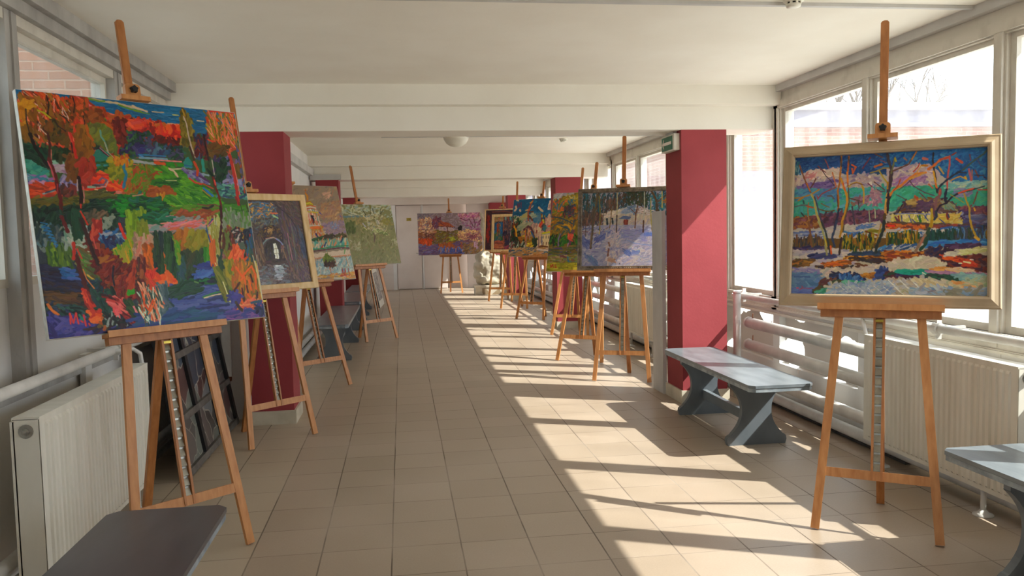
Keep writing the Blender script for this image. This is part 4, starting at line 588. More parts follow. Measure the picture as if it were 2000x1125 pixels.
def paint_village_orchard():
    p = Paint(190, 126, [(815, 418), (940.5, 414), (943, 495.5), (817.5, 499)], 19, '6c5c5c')
    C = cr(810, 405, 140/1575)
    p.dabs([(814,416), (942,412), (942,450), (816,450)], '74646c 7c6c74 6c5c68 847078 746870', 200, 6, 2.6, 20, 40)
    p.dabs(C(60,140, 330,130, 330,400, 60,340), '5c5458 6c6064 544c54', 30, 6, 3, 30, 40)
    p.dabs(C(480,500, 980,520, 1000,760, 380,820, 350,700), '544818 5c4c20 6a5420 4c4424 746c20 5a3c24', 140, 6, 2.6, 20, 25); p.dabs(C(760,660, 860,650, 860,720, 760,730), '7c8420 848c24', 10, 5, 2.6, 20, 20)
    p.dabs(C(80,280, 330,230, 420,420, 480,560, 360,640, 80,660), 'a07c5c b08c64 8c5c4c a8745c 945c34 7c4c44 c09c70', 150, 4, 2.4, 60, 50); p.dabs(C(80,560, 500,600, 400,740, 80,720), '5c342c 6c4030 7c4c2c 50302c', 50, 6, 2.6, 20, 30); p.st(C(245,500, 250,700), '3c1c24', 2.2)
    p.dabs(C(380,240, 570,240, 560,420, 400,460), '5c2c38 6c3438 7c3c38 502840 4c3450', 50, 6, 2.2, 75, 25); p.st(C(480,190, 470,300), '5c2c34', 1.6)
    p.poly(C(490,425, 560,320, 740,335, 880,440, 700,430), '7c3c28'); p.dabs(C(510,410, 570,320, 740,340, 860,430), '7c3c28 8c4428 6c3434 9c4c24', 34, 5, 2.4, -30, 15); p.st(C(490,425, 700,430, 880,445), '3c2030', 1.6)
    p.poly(C(530,440, 740,440, 870,450, 860,520, 530,515), '9c8480'); p.dabs(C(540,450, 860,455, 850,510, 540,510), 'a08884 8c7480 7c7488 a89088', 20, 4, 2.2, 80, 20); p.st(C(715,450, 720,515), '501c18', 2.6); p.st(C(575,450, 575,480), '4c5464', 1.6); p.st(C(650,450, 650,480), '4c5464', 1.6)
    p.poly(C(940,460, 1000,380, 1040,420, 1030,510, 960,510), '201818')
    p.dabs(C(950,150, 1440,110, 1470,260, 1000,260), '9c6878 8c3c70 a8747c 94606c b08070 7c4050', 110, 4, 2.4, 40, 50); p.dabs(C(1000,240, 1440,240, 1480,480, 1200,500), '7c5468 8c5c70 90787c 742c58 846474', 70, 5, 2.4, 60, 40)
    for q in (C(1190,240, 1240,330, 1290,420), C(1300,250, 1330,360, 1320,440), C(1010,240, 1120,290, 1200,260), C(1470,260, 1410,310, 1420,360, 1470,400)): p.st(q, '4c1c28', 1.8)
    p.dabs(C(940,540, 1160,480, 1490,520, 1490,740, 960,740), 'b08c54 c0985c a87c54 9c6c5c c8a464 8c5450 7c4c3c', 190, 3.6, 2.4, 60, 50); p.dabs(C(1120,580, 1480,580, 1470,700, 1150,700), '6c3440 54303c 7c4048', 40, 5, 2, 70, 30)
    p.dabs(C(85,700, 370,720, 360,830, 90,800), 'a83c14 94300f b84818 7c3018', 50, 6, 2.6, 70, 30); p.st(C(260,740, 270,900), 'c03c10', 3)
    p.dabs(C(85,820, 1100,800, 1100,1010, 90,1050), '54405c 4c4068 5c5078 503850 48486c 603c54', 180, 7, 2.6, 10, 20); p.dabs(C(510,800, 1040,770, 1030,900, 520,900), '94481c a0501c 7c3c24 8c5420', 60, 6, 2.6, 80, 20); p.dabs(C(540,880, 1100,880, 1090,1000, 560,1010), '3c4880 50609c 34407c 607098', 50, 6, 2.4, 80, 30)
    for x in (570, 680, 740, 900, 1050): p.st([(810+x*.0889, 405+900*.0889), (810+x*.0889, 405+980*.0889)], 'b87838', 1.8)
    p.dabs(C(840,760, 1250,700, 1300,820, 860,840), '54405c 4c3c64 603c44', 40, 6, 2.4, 20, 20); p.dabs(C(1060,800, 1500,760, 1500,1000, 1080,1000), '6c4c2c 74502c 8c6438 5c4430 7c5c38 5c5030', 90, 6, 2.6, 50, 30); p.dabs(C(1290,780, 1390,780, 1380,890, 1310,890), '9c7484', 8, 6, 2.6, 80, 20)
    return p

def paint_icon_wall():
    p = Paint(150, 106, [(964, 422), (1051.6, 419), (1050, 484), (962, 485.5)], 23, '3c2c38')
    C = cr(945, 375, 140/1125)
    p.dabs([(962,418), (1053,417), (1053,487), (960,488)], '3c2c38 443040 342838 4c3440 2c2430', 190, 5, 2.6, 60, 50)
    p.dabs(C(160,385, 290,385, 290,450, 165,460), '8c6444 a05c3c 947050 7c7050', 34, 4, 2.6, 30, 40); p.st(C(300,385, 305,600, 300,880), '84503c', 3); p.st(C(160,460, 290,460), '2c2024', 1.6); p.poly(C(165,470, 285,470, 280,740, 158,740), '1c4c7c'); p.dabs(C(165,470, 285,470, 280,620, 160,640), '1c5484 246490 184470', 24, 5, 2.4, 85, 15)
    p.dabs(C(160,620, 280,620, 280,740, 160,740), '2c4c2c 345430 3c5c34', 20, 5, 2.4, 80, 15); p.st(C(200,495, 225,480, 250,495, 248,525), 'b0641c', 2); p.dabs(C(200,500, 245,500, 240,720, 195,720), '6c5c4c 3c4c50 7c4c34 4c4034 5c6454', 34, 5, 2.4, 85, 20); p.dabs(C(195,510, 215,510, 212,600, 195,600), '8c3420', 5, 5, 2.4, 80, 10)
    p.poly(C(160,750, 290,750, 290,870, 155,880), '94503c'); p.dabs(C(160,750, 290,750, 285,870, 160,880), '9c5434 8c4838 7c4038 a06040', 26, 8, 2.6, 0, 8); p.st(C(165,785, 285,785), '4c2424', 1.4)
    p.dabs(C(320,380, 480,380, 470,620, 330,640), '5c4048 6c4c44 4c4454 744c3c 403848', 50, 5, 2.6, 60, 40); p.st(C(335,385, 335,425), '4c7c84', 4); p.st(C(410,385, 412,425), '3c8088', 4); p.st(C(375,385, 380,440), '8c4838', 3); p.dabs(C(310,600, 460,600, 430,790, 310,790), '28243c 302c48 242034', 34, 6, 3, 60, 40); p.dabs(C(340,670, 380,670, 380,730, 340,730), '543034', 6, 4, 3, 60, 40); p.dabs(C(300,820, 420,820, 410,880, 300,880), '6c2c44 7c3444', 12, 5, 2.6, 20, 20)
    p.dabs([(1010,425), (1050,425), (1050,482), (1010,482)], '4c3440 5c4048 3c3450 6c4038', 40, 5, 2.6, 70, 40)
    return p

def paint_dark_icon():
    p = Paint(84, 100, [(953, 409), (1012.4, 406.5), (1009, 487.6), (950, 488)], 29, '34202a')
    p.dabs([(950,406), (1014,405), (1012,490), (948,490)], '34202a 3c2430 2c1c24 402834 50202a', 130, 5, 3, 70, 40)
    p.dabs([(955,420), (960,420), (958,470), (953,470)], '7c1c1c 6c2020 8c2418', 24, 6, 3, 85, 15); p.st([(965,413), (985,411), (1000,414)], '5c3020', 3); p.st([(970,411), (985,409), (995,411)], '2c2c44', 2)
    p.dabs([(960,425), (1005,425), (1002,480), (960,480)], '4c2c30 2c2c44 5c3c34 6c4430', 50, 5, 2.6, 70, 40)
    return p

def paint_blue_sky_square():
    p = Paint(190, 170, [(1009.6, 390), (1114, 384.3), (1100.5, 501), (996, 501)], 31, '10507c')
    C = cr(945, 375, 140/1125)
    p.poly([(1008,388), (1116,382), (1112,440), (1003,440)], '0c5080', .015); p.dabs([(1009,389), (1116,383), (1112,436), (1004,436)], '0c5484 105a8c 0a4c78 146090', 150, 7, 3.4, 30, 40)
    p.poly([(1003,438), (1112,432), (1102,500), (996,500)], '8c7c70'); p.dabs(C(500,380, 760,420, 760,640, 560,640), '8c8c88 b09888 a88c80 5c7c94', 60, 7, 3.5, 50, 30); p.dabs(C(750,440, 1080,420, 1070,640, 780,640), 'a8807c b08c84 94747c c09c90', 80, 7, 4, 60, 30); p.dabs(C(820,340, 920,340, 900,470, 820,470), '4c7490 3c6c90 60808c', 26, 7, 4, 30, 30)
    for q in (C(565,130, 585,135), C(545,230, 555,260, 530,290), C(605,285, 612,300), C(885,245, 930,290, 940,300), C(900,260, 920,290)): p.st(q, 'c8b49c', 5.5)
    p.poly(C(1040,140, 1090,115, 1100,290, 1015,275), 'c8b8a8'); p.dabs(C(1045,190, 1095,190, 1095,265, 1045,260), '94747c 7c6484 a8847c', 10, 5, 3.5, 50, 30); p.st(C(1040,360, 1035,410, 1020,450), 'c09c8c', 7)
    p.dabs(C(1020,400, 1100,400, 1090,500, 1000,520), 'b89484 c0a090', 16, 7, 4.5, 60, 30)
    # spires and palace
    p.st(C(925,350, 925,500, 900,560), '6c2424', 4); p.st(C(932,360, 930,390), 'c89c1c', 3); p.st(C(968,370, 968,600), '34303c', 3); p.st(C(970,370, 970,390), 'b89c24', 2.4); p.st(C(940,440, 955,480), 'b8b020', 4.5); p.dabs(C(885,480, 930,470, 940,560, 890,540), 'b83c24 c84c2c', 12, 6, 3, 70, 20); p.dabs(C(920,520, 980,520, 975,620, 925,600), '4c4c54 1c7084 3c3c44', 16, 5, 3, 80, 20)
    p.poly(C(820,600, 880,560, 905,640, 905,880, 840,880), 'b49c84'); p.dabs(C(820,580, 900,580, 900,870, 830,860), 'c0a890 d0bca0 a88c7c b89c84', 40, 6, 3.4, 85, 15); p.st(C(845,600, 840,640), '7c4034', 4); p.st(C(860,560, 880,500), 'c0ac9c', 3); p.st(C(870,700, 870,860), '745c5c', 3)
    p.poly(C(920,660, 1080,600, 1080,900, 930,880), 'c8b894', .02); p.st(C(930,650, 1000,635, 1080,625), 'b8b01c', 5); p.st(C(1060,590, 1090,585), 'c8b06c', 4); p.st(C(925,668, 1080,650), '7c8c84', 1.6)
    for r, y in ((0, 690), (1, 790)):
        for x in (940, 985, 1020, 1055): p.st([(945+x*.12444, 375+(y-r*0)*.12444), (945+(x-3)*.12444, 375+(y+34)*.12444)], '5c3428' if r else '4c4440', 2.4, cj=0)
    p.st(C(920,700, 915,860), '1c4c8c', 2); p.st(C(1020,540, 1060,535, 1095,515), 'e05c3c', 5); p.st(C(930,880, 1000,895, 1060,880), 'a84030', 3.4); p.dabs(C(880,850, 990,850, 980,890, 890,890), '7c4c30 5c3c24', 12, 6, 3.4, 10, 15)
    # trees
    p.dabs(C(500,390, 660,410, 640,560, 500,540), '1c5440 c0b8a4 2c6c4c 34503c 14382c b8ac94', 60, 7, 3, 60, 30); p.dabs(C(450,520, 600,480, 600,800, 440,820), '14382c 1c2c24 202c2c 24503c 6c2c20', 90, 7, 3.4, 80, 30); p.st(C(515,540, 540,600, 545,690), 'd08c14', 5); p.st(C(480,380, 470,520, 455,680), 'b8b0a0', 2.4); p.st(C(505,420, 500,560), '7c3420', 3)
    p.poly(C(580,620, 590,540, 660,480, 740,480, 760,520, 680,560, 600,600), '8c9080'); p.dabs(C(580,600, 600,520, 700,470, 760,510, 660,560), '949884 84907c a09c84 7c8c78', 34, 10, 3.6, 35, 15); p.dabs(C(620,370, 720,330, 700,420, 620,430), '9c986c 8ca090 a89c5c', 20, 9, 3.6, 35, 15)
    p.dabs(C(750,340, 820,350, 810,400, 750,390), '9ca490 8c9c90', 12, 8, 4, 20, 25); p.st(C(800,130, 770,190, 740,260, 725,330, 725,440), '8c4430', 5.5); p.st(C(790,150, 760,170), 'c89838', 3.5); p.st(C(760,260, 740,280), 'c85030', 4); p.st(C(740,310, 800,310), '5c2c2c', 3.6); p.st(C(735,370, 785,440), '5c3028', 4.5); p.st(C(690,290, 720,280), 'b8a474', 4); p.st(C(780,240, 800,215), 'a8a094', 4)
    p.poly(C(580,740, 620,680, 760,700, 840,740, 820,800, 600,790), '94701c'); p.dabs(C(580,700, 840,720, 820,800, 600,790), '9c7420 8c6418 7c6c20 a8601c 5c5420', 60, 7, 3.4, 10, 25); p.dabs(C(600,640, 700,560, 760,620, 750,720, 640,700), '9c7c64 b88c74 c0a420 94503c 84746c', 46, 6, 3, 60, 40)
    p.st(C(660,590, 720,540, 760,560, 790,640, 800,700), '54303c', 6); p.st(C(760,620, 790,680, 805,720), '2c5c8c', 4); p.st(C(690,570, 690,700, 670,850, 660,960), 'a07c74', 4.5); p.st(C(680,600, 675,760), 'c86c34', 2.4); p.st(C(700,580, 690,680), '4c2c30', 3)
    p.dabs(C(690,800, 780,800, 780,860, 700,850), 'c8b020 d0c030 b0842c', 16, 6, 3, 10, 20); p.dabs(C(780,760, 830,760, 830,860, 790,860), '1c2c24 24402c', 16, 6, 4, 80, 15); p.dabs(C(430,790, 660,780, 660,870, 450,870), '2c3028 1c3828 b0bcb0 24303c 8c9c8c 5c2c28', 60, 6, 3, 70, 30)
    p.poly([(998,484), (1102,484), (1101,501), (996,501)], '94846c'); p.dabs(C(420,880, 1080,880, 1060,1000, 410,1000), 'a88454 b08c5c 2c5474 8c6c54 345c7c c0a088 b07c44', 150, 10, 2.8, 8, 15); p.st(C(480,780, 465,880, 455,930), '7c4c54', 3); p.st(C(850,900, 950,915, 1050,920), 'c8b8ac', 5)
    for q in (C(573,250, 575,175), C(575,175, 592,240), C(592,240, 605,168), C(625,160, 622,245)): p.st(q, '6c2c50', 2.2, cj=0)
    return p

def paint_golden_garden():
    p = Paint(190, 180, [(1089.6, 379), (1244.8, 371.5), (1228.6, 531), (1071.4, 530)], 37, '6c5c24')
    C = cr(1065, 370, 80/529)
    p.dabs([(1088,378), (1245,371), (1240,440), (1078,450)], '7c6820 6c5c1c 8c5c20 9c481c 3c5c2c 2c5058 4c5c20 a87020', 420, 7, 3.4, 60, 40)
    p.poly(C(170,65, 420,50, 420,90, 280,90, 200,140, 160,145), '94949c'); p.dabs(C(170,65, 300,60, 230,130, 165,140), '8c8ca8 a0a4a0 9c98b0', 20, 7, 3.4, 30, 30); p.dabs(C(260,90, 600,70, 600,200, 280,180), '8c7a1c 9c8420 7c7020 a87824 b8a460', 60, 7, 3.6, 40, 40)
    p.dabs(C(170,150, 420,130, 420,330, 150,320), '8c7420 4c6c24 2c6070 b85020 34546c 5c7420 c8602c', 90, 8, 3.4, 70, 30)
    for q in (C(160,160, 190,200, 220,290, 240,290), C(260,190, 250,280, 300,270), C(120,440, 200,410, 300,400, 350,440)): p.st(q, 'c85c28', 4)
    for q in (C(270,180, 230,260), C(350,160, 370,220), C(380,140, 400,180), C(200,200, 210,270)): p.st(q, '2c607c', 4)
    p.dabs(C(290,240, 420,200, 420,420, 280,340), '2c2c3c 5c2c38 343c54 44403c 8c3040', 60, 7, 3.4, 80, 25); p.dabs(C(110,420, 400,360, 400,600, 100,600), '94701c 7c6420 a8781c 3c5450 6c5c24 884c2c', 110, 8, 3.4, 40, 35)
    for q in (C(360,590, 330,500, 250,440, 160,470, 130,520), C(340,520, 260,480, 190,530), C(370,560, 400,480, 410,400), C(130,360, 220,370, 330,410, 390,450), C(300,450, 200,430)): p.st(q, '2c4458', 3.4)
    for q in (C(290,460, 340,470, 370,520), C(200,480, 240,500), C(420,480, 400,510)): p.st(q, 'a87c14', 6)
    p.dabs(C(100,610, 600,580, 600,740, 90,740), '1c6018 246820 1c3c20 2c3428 347424 2c2c2c', 120, 7, 4, 80, 30)
    p.st(C(235,580, 210,640, 205,730), '7c6898', 3.6); p.st(C(400,540, 370,600, 350,700, 320,770, 300,835), '6c3c54', 9); p.dabs(C(320,590, 390,590, 380,660, 330,660), 'c8503c c04434', 14, 6, 4, 70, 30); p.st(C(330,700, 300,820), '94749c', 3.4); p.st(C(350,720, 325,790), '4c2430', 3)
    p.dabs(C(80,740, 640,720, 640,860, 70,870), '5c4c2c 4c5c30 645c34 3c4c3c 7c6430 504878', 110, 9, 3.2, 3, 10); p.dabs(C(60,860, 640,830, 640,950, 60,960), '7c7c2c 8c7c54 9c8468 6c7c34 5c7468 744c44', 110, 9, 3.2, 3, 10); p.st(C(320,880, 325,930), '2c6490', 4); p.st(C(230,860, 300,880), '6c3c4c', 5)
    p.dabs(C(45,960, 640,940, 640,1060, 45,1065), '94941c a09c20 8c8424 b0a434 7c7c20', 140, 10, 3.4, 3, 10)
    for q in (C(100,1010, 105,972), C(105,972, 116,1005), C(116,1005, 128,968), C(128,968, 138,1008), C(162,970, 160,1008), C(160,1008, 180,1004)): p.st(q, 'a8281c', 2, cj=0)
    return p

def paint_snowy_house():
    p = Paint(260, 234, [(1138, 377.5), (1299, 371.8), (1298, 518), (1136, 519.6)], 41, '8c8ca4')
    C = cr(1120, 350, 190/1125)
    p.dabs([(1137,376), (1300,370), (1300,424), (1137,436)], '24546c 2c6478 1c4860 345c64 2c4850 3c6c84', 300, 7, 3, 75, 35)
    p.dabs(C(100,200, 480,180, 480,420, 100,500), '2c4c54 4c4440 3c3c38 5c4c3c 24586c 34404c', 170, 8, 3, 85, 15); p.dabs(C(100,400, 340,380, 340,540, 100,560), '54443c 3c3c48 6c4c44 4c3434 7c5444', 80, 8, 3, 85, 12)
    p.dabs(C(560,150, 860,150, 820,320, 560,320), '2c3424 34301c 3c3c24 243430 2c442c', 110, 6, 3.4, 70, 40); p.dabs(C(480,180, 600,180, 600,330, 480,330), '44342c 2c4c64 4c3834', 34, 7, 3, 80, 20); p.dabs(C(880,200, 1060,150, 1060,350, 900,350), '1c6478 2c7080 54504c 24586c', 60, 7, 3, 70, 30)
    p.dabs(C(400,240, 480,240, 480,340, 400,400), '4c3830 5c4438', 24, 8, 3, 85, 15)
    # house
    p.poly(C(340,440, 540,390, 900,400, 900,560, 640,550, 350,570), '9c948c'); p.dabs(C(345,430, 880,400, 890,545, 350,560), 'a49c90 ac9c8c 94909c b0a494 8c8490', 90, 7, 3.4, 70, 30)
    p.poly(C(330,400, 520,350, 700,290, 860,370, 900,400, 560,400, 420,430), '9c9ca4'); p.dabs(C(330,400, 540,345, 520,420, 350,430), 'b0a8a0 a8a09c bcb4a8', 30, 7, 3.6, 12, 15); p.dabs(C(540,380, 640,310, 780,330, 700,400), '5c7090 6c80a0 506488 7c8cac', 44, 8, 3.4, 30, 20); p.dabs(C(700,320, 880,360, 880,410, 720,390), 'b0a8a4 a89894 6c5454 b4acb4', 34, 6, 3, -10, 30)
    p.poly(C(510,460, 560,420, 650,430, 640,460), '4c5c84'); p.st(C(380,460, 385,520), '1c2c38', 5); p.st(C(440,455, 445,515), '1c2c38', 5); p.poly(C(565,465, 615,465, 615,550, 565,560), '6c2c24'); p.st(C(590,470, 590,550), '8c3c2c', 2.4); p.st(C(550,560, 640,545), '7c3c34', 2.6); p.st(C(350,430, 480,420), 'b4a89c', 3); p.st(C(640,545, 900,550), '84544c', 2)
    # snow
    p.poly([(1136,441), (1300,437), (1299,519), (1136,520)], '8488a8'); p.dabs([(1136,442), (1300,438), (1299,519), (1136,520)], '8484ac 9090b0 7478a4 9c9cb4 8c8cb4 a4a0b0', 420, 9, 3.4, 25, 25)
    p.dabs(C(620,760, 800,640, 910,640, 910,1000, 520,1000), '9490ac a4a0b4 8c8cb0 aca4b0', 130, 10, 4, 25, 18); p.dabs(C(920,620, 1060,600, 1060,1000, 900,1000), '9490ac a09cb0 8484ac', 80, 10, 4, 20, 20)
    p.dabs(C(110,560, 420,560, 420,640, 110,660), '6c6c9c 8c8ca4 a09ca0 545c90 7c6470', 50, 8, 3, 20, 25); p.dabs(C(240,680, 440,580, 420,640, 250,740), '4c5494 5c64a0 444c88', 34, 9, 3.4, 40, 10); p.dabs(C(500,580, 840,580, 800,720, 520,660), '8488b0 787ca8 7478b0', 60, 10, 3.4, 0, 14)
    p.dabs(C(380,560, 520,560, 560,980, 340,980), 'a49cac b0a4a8 8c8cac 9c94a8 7478a4', 120, 7, 3.4, 60, 30); p.dabs(C(560,800, 640,830, 640,880, 560,850), '5c68a4 5464a0', 14, 8, 3.4, -35, 10); p.dabs(C(670,820, 720,820, 720,860, 670,850), '6c7cb8', 8, 8, 4, 0, 15); p.dabs(C(120,860, 260,920, 280,1000, 220,980), '4c6094 54709c 5c6ca0', 26, 9, 3.4, -55, 12); p.dabs(C(100,660, 190,700, 190,790, 100,760), '4c5894 5c68a0', 22, 9, 3.4, -60, 18); p.st(C(600,700, 700,740, 900,765), '7484bc', 2.4); p.dabs(C(800,620, 900,620, 900,660, 820,650), '5468b0 6474b8', 12, 9, 3, 0, 10)
    p.st(C(400,730, 410,765), '644c44', 5); p.st(C(400,800, 390,880), '6c4c44', 5); p.dabs(C(390,900, 460,900, 460,950, 400,950), '9c7c6c', 8, 7, 3, -30, 20)
    # trees
    p.st(C(290,160, 260,300, 230,430, 220,600, 200,790), '4c4438', 6); p.st(C(270,170, 250,330), '6c5c3c', 2.4); p.st(C(210,620, 195,780), '5c5040', 4); p.st(C(295,200, 305,380, 300,600), '847c44', 3.4); p.st(C(300,600, 295,630), 'a8985c', 3); p.st(C(430,350, 425,450, 410,560), '6c5038', 3); p.st(C(495,150, 495,300, 490,420), '9c9478', 3); p.st(C(490,420, 485,610), '4c4444', 4); p.st(C(720,310, 700,400, 690,560), '5c3c2c', 3.4); p.st(C(700,400, 640,340), '54382c', 2); p.st(C(795,150, 795,330, 785,480), '9c9890', 3); p.st(C(785,480, 780,610), '4c3028', 4); p.st(C(865,220, 865,400, 880,600), '8c8450', 3); p.st(C(885,520, 880,600), '54342c', 3); p.st(C(930,360, 930,260, 900,190, 870,140), '5c4c34', 6); p.st(C(930,270, 990,220, 1050,180), '544038', 4); p.st(C(990,130, 990,330), '9c8c4c', 3); p.dabs(C(1000,230, 1060,220, 1060,270, 1010,270), '9c6430', 8, 5, 3, 20, 30); p.st(C(940,360, 930,300), '4c4034', 7)
    for x, a, b in ((150, 300, 660), (190, 330, 560), (345, 200, 420), (380, 210, 400), (230, 350, 480), (125, 420, 560), (520, 170, 330), (760, 160, 300)): p.st([(1120+x*.1689, 350+a*.1689), (1120+(x-6)*.1689, 350+b*.1689)], '4c3c3c', 1.8)
    return p
# ---------------------------------------------------------------- materials
M = {}
M['ceiling'] = noisy('ceiling_paint', 'e6e0d3', 'eae5d9', .9, 2.5, bump=.12, bscale=60)
M['wall'] = noisy('white_wall_paint', 'd2cfca', 'dedbd6', .85, 1.7, bump=.2, bscale=45)
M['wall_grey'] = noisy('grey_wall_paint', 'cbbdb2', 'd6cac0', .85, 1.4, bump=.15, bscale=45)
M['red'] = noisy('red_column_paint', '8c3034', '98383c', .8, 2.0, bump=.2, bscale=50)
M['frame'] = noisy('old_white_gloss', 'bcb5a8', 'd0cabd', .5, 6, (1, 1, .6), bump=.4, bscale=40, lo=.30, hi=.5)
M['frame_grey'] = noisy('greyed_gloss_paint', '99958f', 'b0ada7', .55, 7, (1, 1, .5), bump=.5, bscale=40)
M['pipe'] = noisy('white_pipe_paint', 'c9c6bf', 'dad7d0', .45, 8, bump=.25, bscale=30)
M['radiator'] = noisy('cream_enamel', 'd3cfc0', 'dedacd', .38, 3, (1, 4, .4), bump=.04)
M['metal'] = noisy('dull_steel', '8a8880', 'a8a69c', .32, 20, bump=.1, metallic=.9)
M['brass'] = noisy('brass', 'a08838', 'c0a850', .3, 20, bump=.05, metallic=.9)
M['copper'] = noisy('tarnished_copper', '7a4c34', 'a8714c', .5, 30, bump=.3, metallic=.6)
M['black'] = noisy('black_plastic', '101012', '1a1a1c', .45, 20, bump=.1)
M['dark'] = noisy('dark_brown', '35302c', '4a443e', .8, 12, bump=.5)  # mottled dark brown for slots, skirting, floor strip and backings
M['wood'] = noisy('beech_wood', 'b0723c', 'c98d54', .42, 5, (9, 9, .8), bump=.12, bscale=9, detail=9, lo=.3, hi=.7)
M['wood2'] = noisy('beech_wood_darker', '9a5f2e', 'b87a44', .42, 5, (9, 9, .8), bump=.12, bscale=9, detail=9, lo=.3, hi=.7)
M['wood_light'] = noisy('pale_pine', 'd0aa70', 'dfc08c', .5, 4, (8, 2, 2), bump=.08, detail=8)
M['frame_beige'] = noisy('champagne_moulding', 'a58f70', 'b39d7e', .40, 6, bump=.06, bscale=60)
M['frame_silver'] = noisy('old_silver_gilt', '5c5146', '958772', .38, 26, bump=.3, metallic=.35)
M['bench'] = noisy('grey_bench_paint', '646c70', '787f83', .28, 4, (3, .7, 1), bump=.08, bscale=20)
M['bench_dark'] = noisy('dark_bench_seat', '474447', '524f52', .30, 3, (3, .7, 1), bump=.05, bscale=20)
M['bench_leg'] = noisy('blue_grey_leg_paint', '596065', '6a7176', .35, 5, (1, 1, .5), bump=.08)
M['bench_edge'] = noisy('worn_bench_edge', '6c767c', '98a0a4', .45, 14, bump=.3)
M['canvas'] = noisy('primed_canvas', 'b8b4a8', 'cac6bb', .85, 40, bump=.35, bscale=160)
M['plaster'] = noisy('cast_plaster', 'a0957f', 'beb49f', .8, 5, bump=.5, bscale=14)
M['stone'] = noisy('pale_stone', 'b8ae98', 'cfc5b0', .75, 6, bump=.3)
M['stone_dark'] = noisy('brown_stone_inlay', '8a7458', '9c8868', .75, 6, bump=.2)
M['sign_white'] = noisy('sign_housing', 'd8d4c4', 'e0dccf', .5, 5, bump=.02)
M['trunking'] = noisy('cable_trunking', 'b8b6b2', 'c6c4c0', .6, 4, bump=.03)
M['asphalt'] = noisy('yard_paving', 'c4beb4', 'd2ccc2', .9, 3, bump=.3)
M['roofing'] = noisy('pale_roof_edge', 'c8c8c8', 'dcdcdc', .7, 2, bump=.1)
M['fascia'] = noisy('grey_fascia', '6c6874', '7c7884', .8, 2, (.3, 3, 3), bump=.1)
M['bark'] = noisy('tree_bark', '5c5248', '786c60', .9, 9, (1, 1, .3), bump=.6)
M['sculpt_grey'] = M['plaster']

def emit_green(name, h, e):
    g = NT(name); g.b.inputs['Base Color'].default_value = srgb(h); g.b.inputs['Roughness'].default_value = .5
    nz = g.n('ShaderNodeTexNoise'); nz.inputs['Scale'].default_value = 8; bp = g.n('ShaderNodeBump'); bp.inputs['Strength'].default_value = .03
    g.l(nz.outputs[0], bp.inputs['Height']); g.l(bp.outputs[0], g.b.inputs['Normal']); return g.m
M['sign_green'] = emit_green('exit_green', '1f6b4c', 0); M['sign_arrow'] = emit_green('arrow_white', 'eee0d2', 0)
M['plate'] = emit_green('yellow_plate', 'a08a30', 0); M['plate_ink'] = emit_green('plate_ink', '4a3a14', 0)

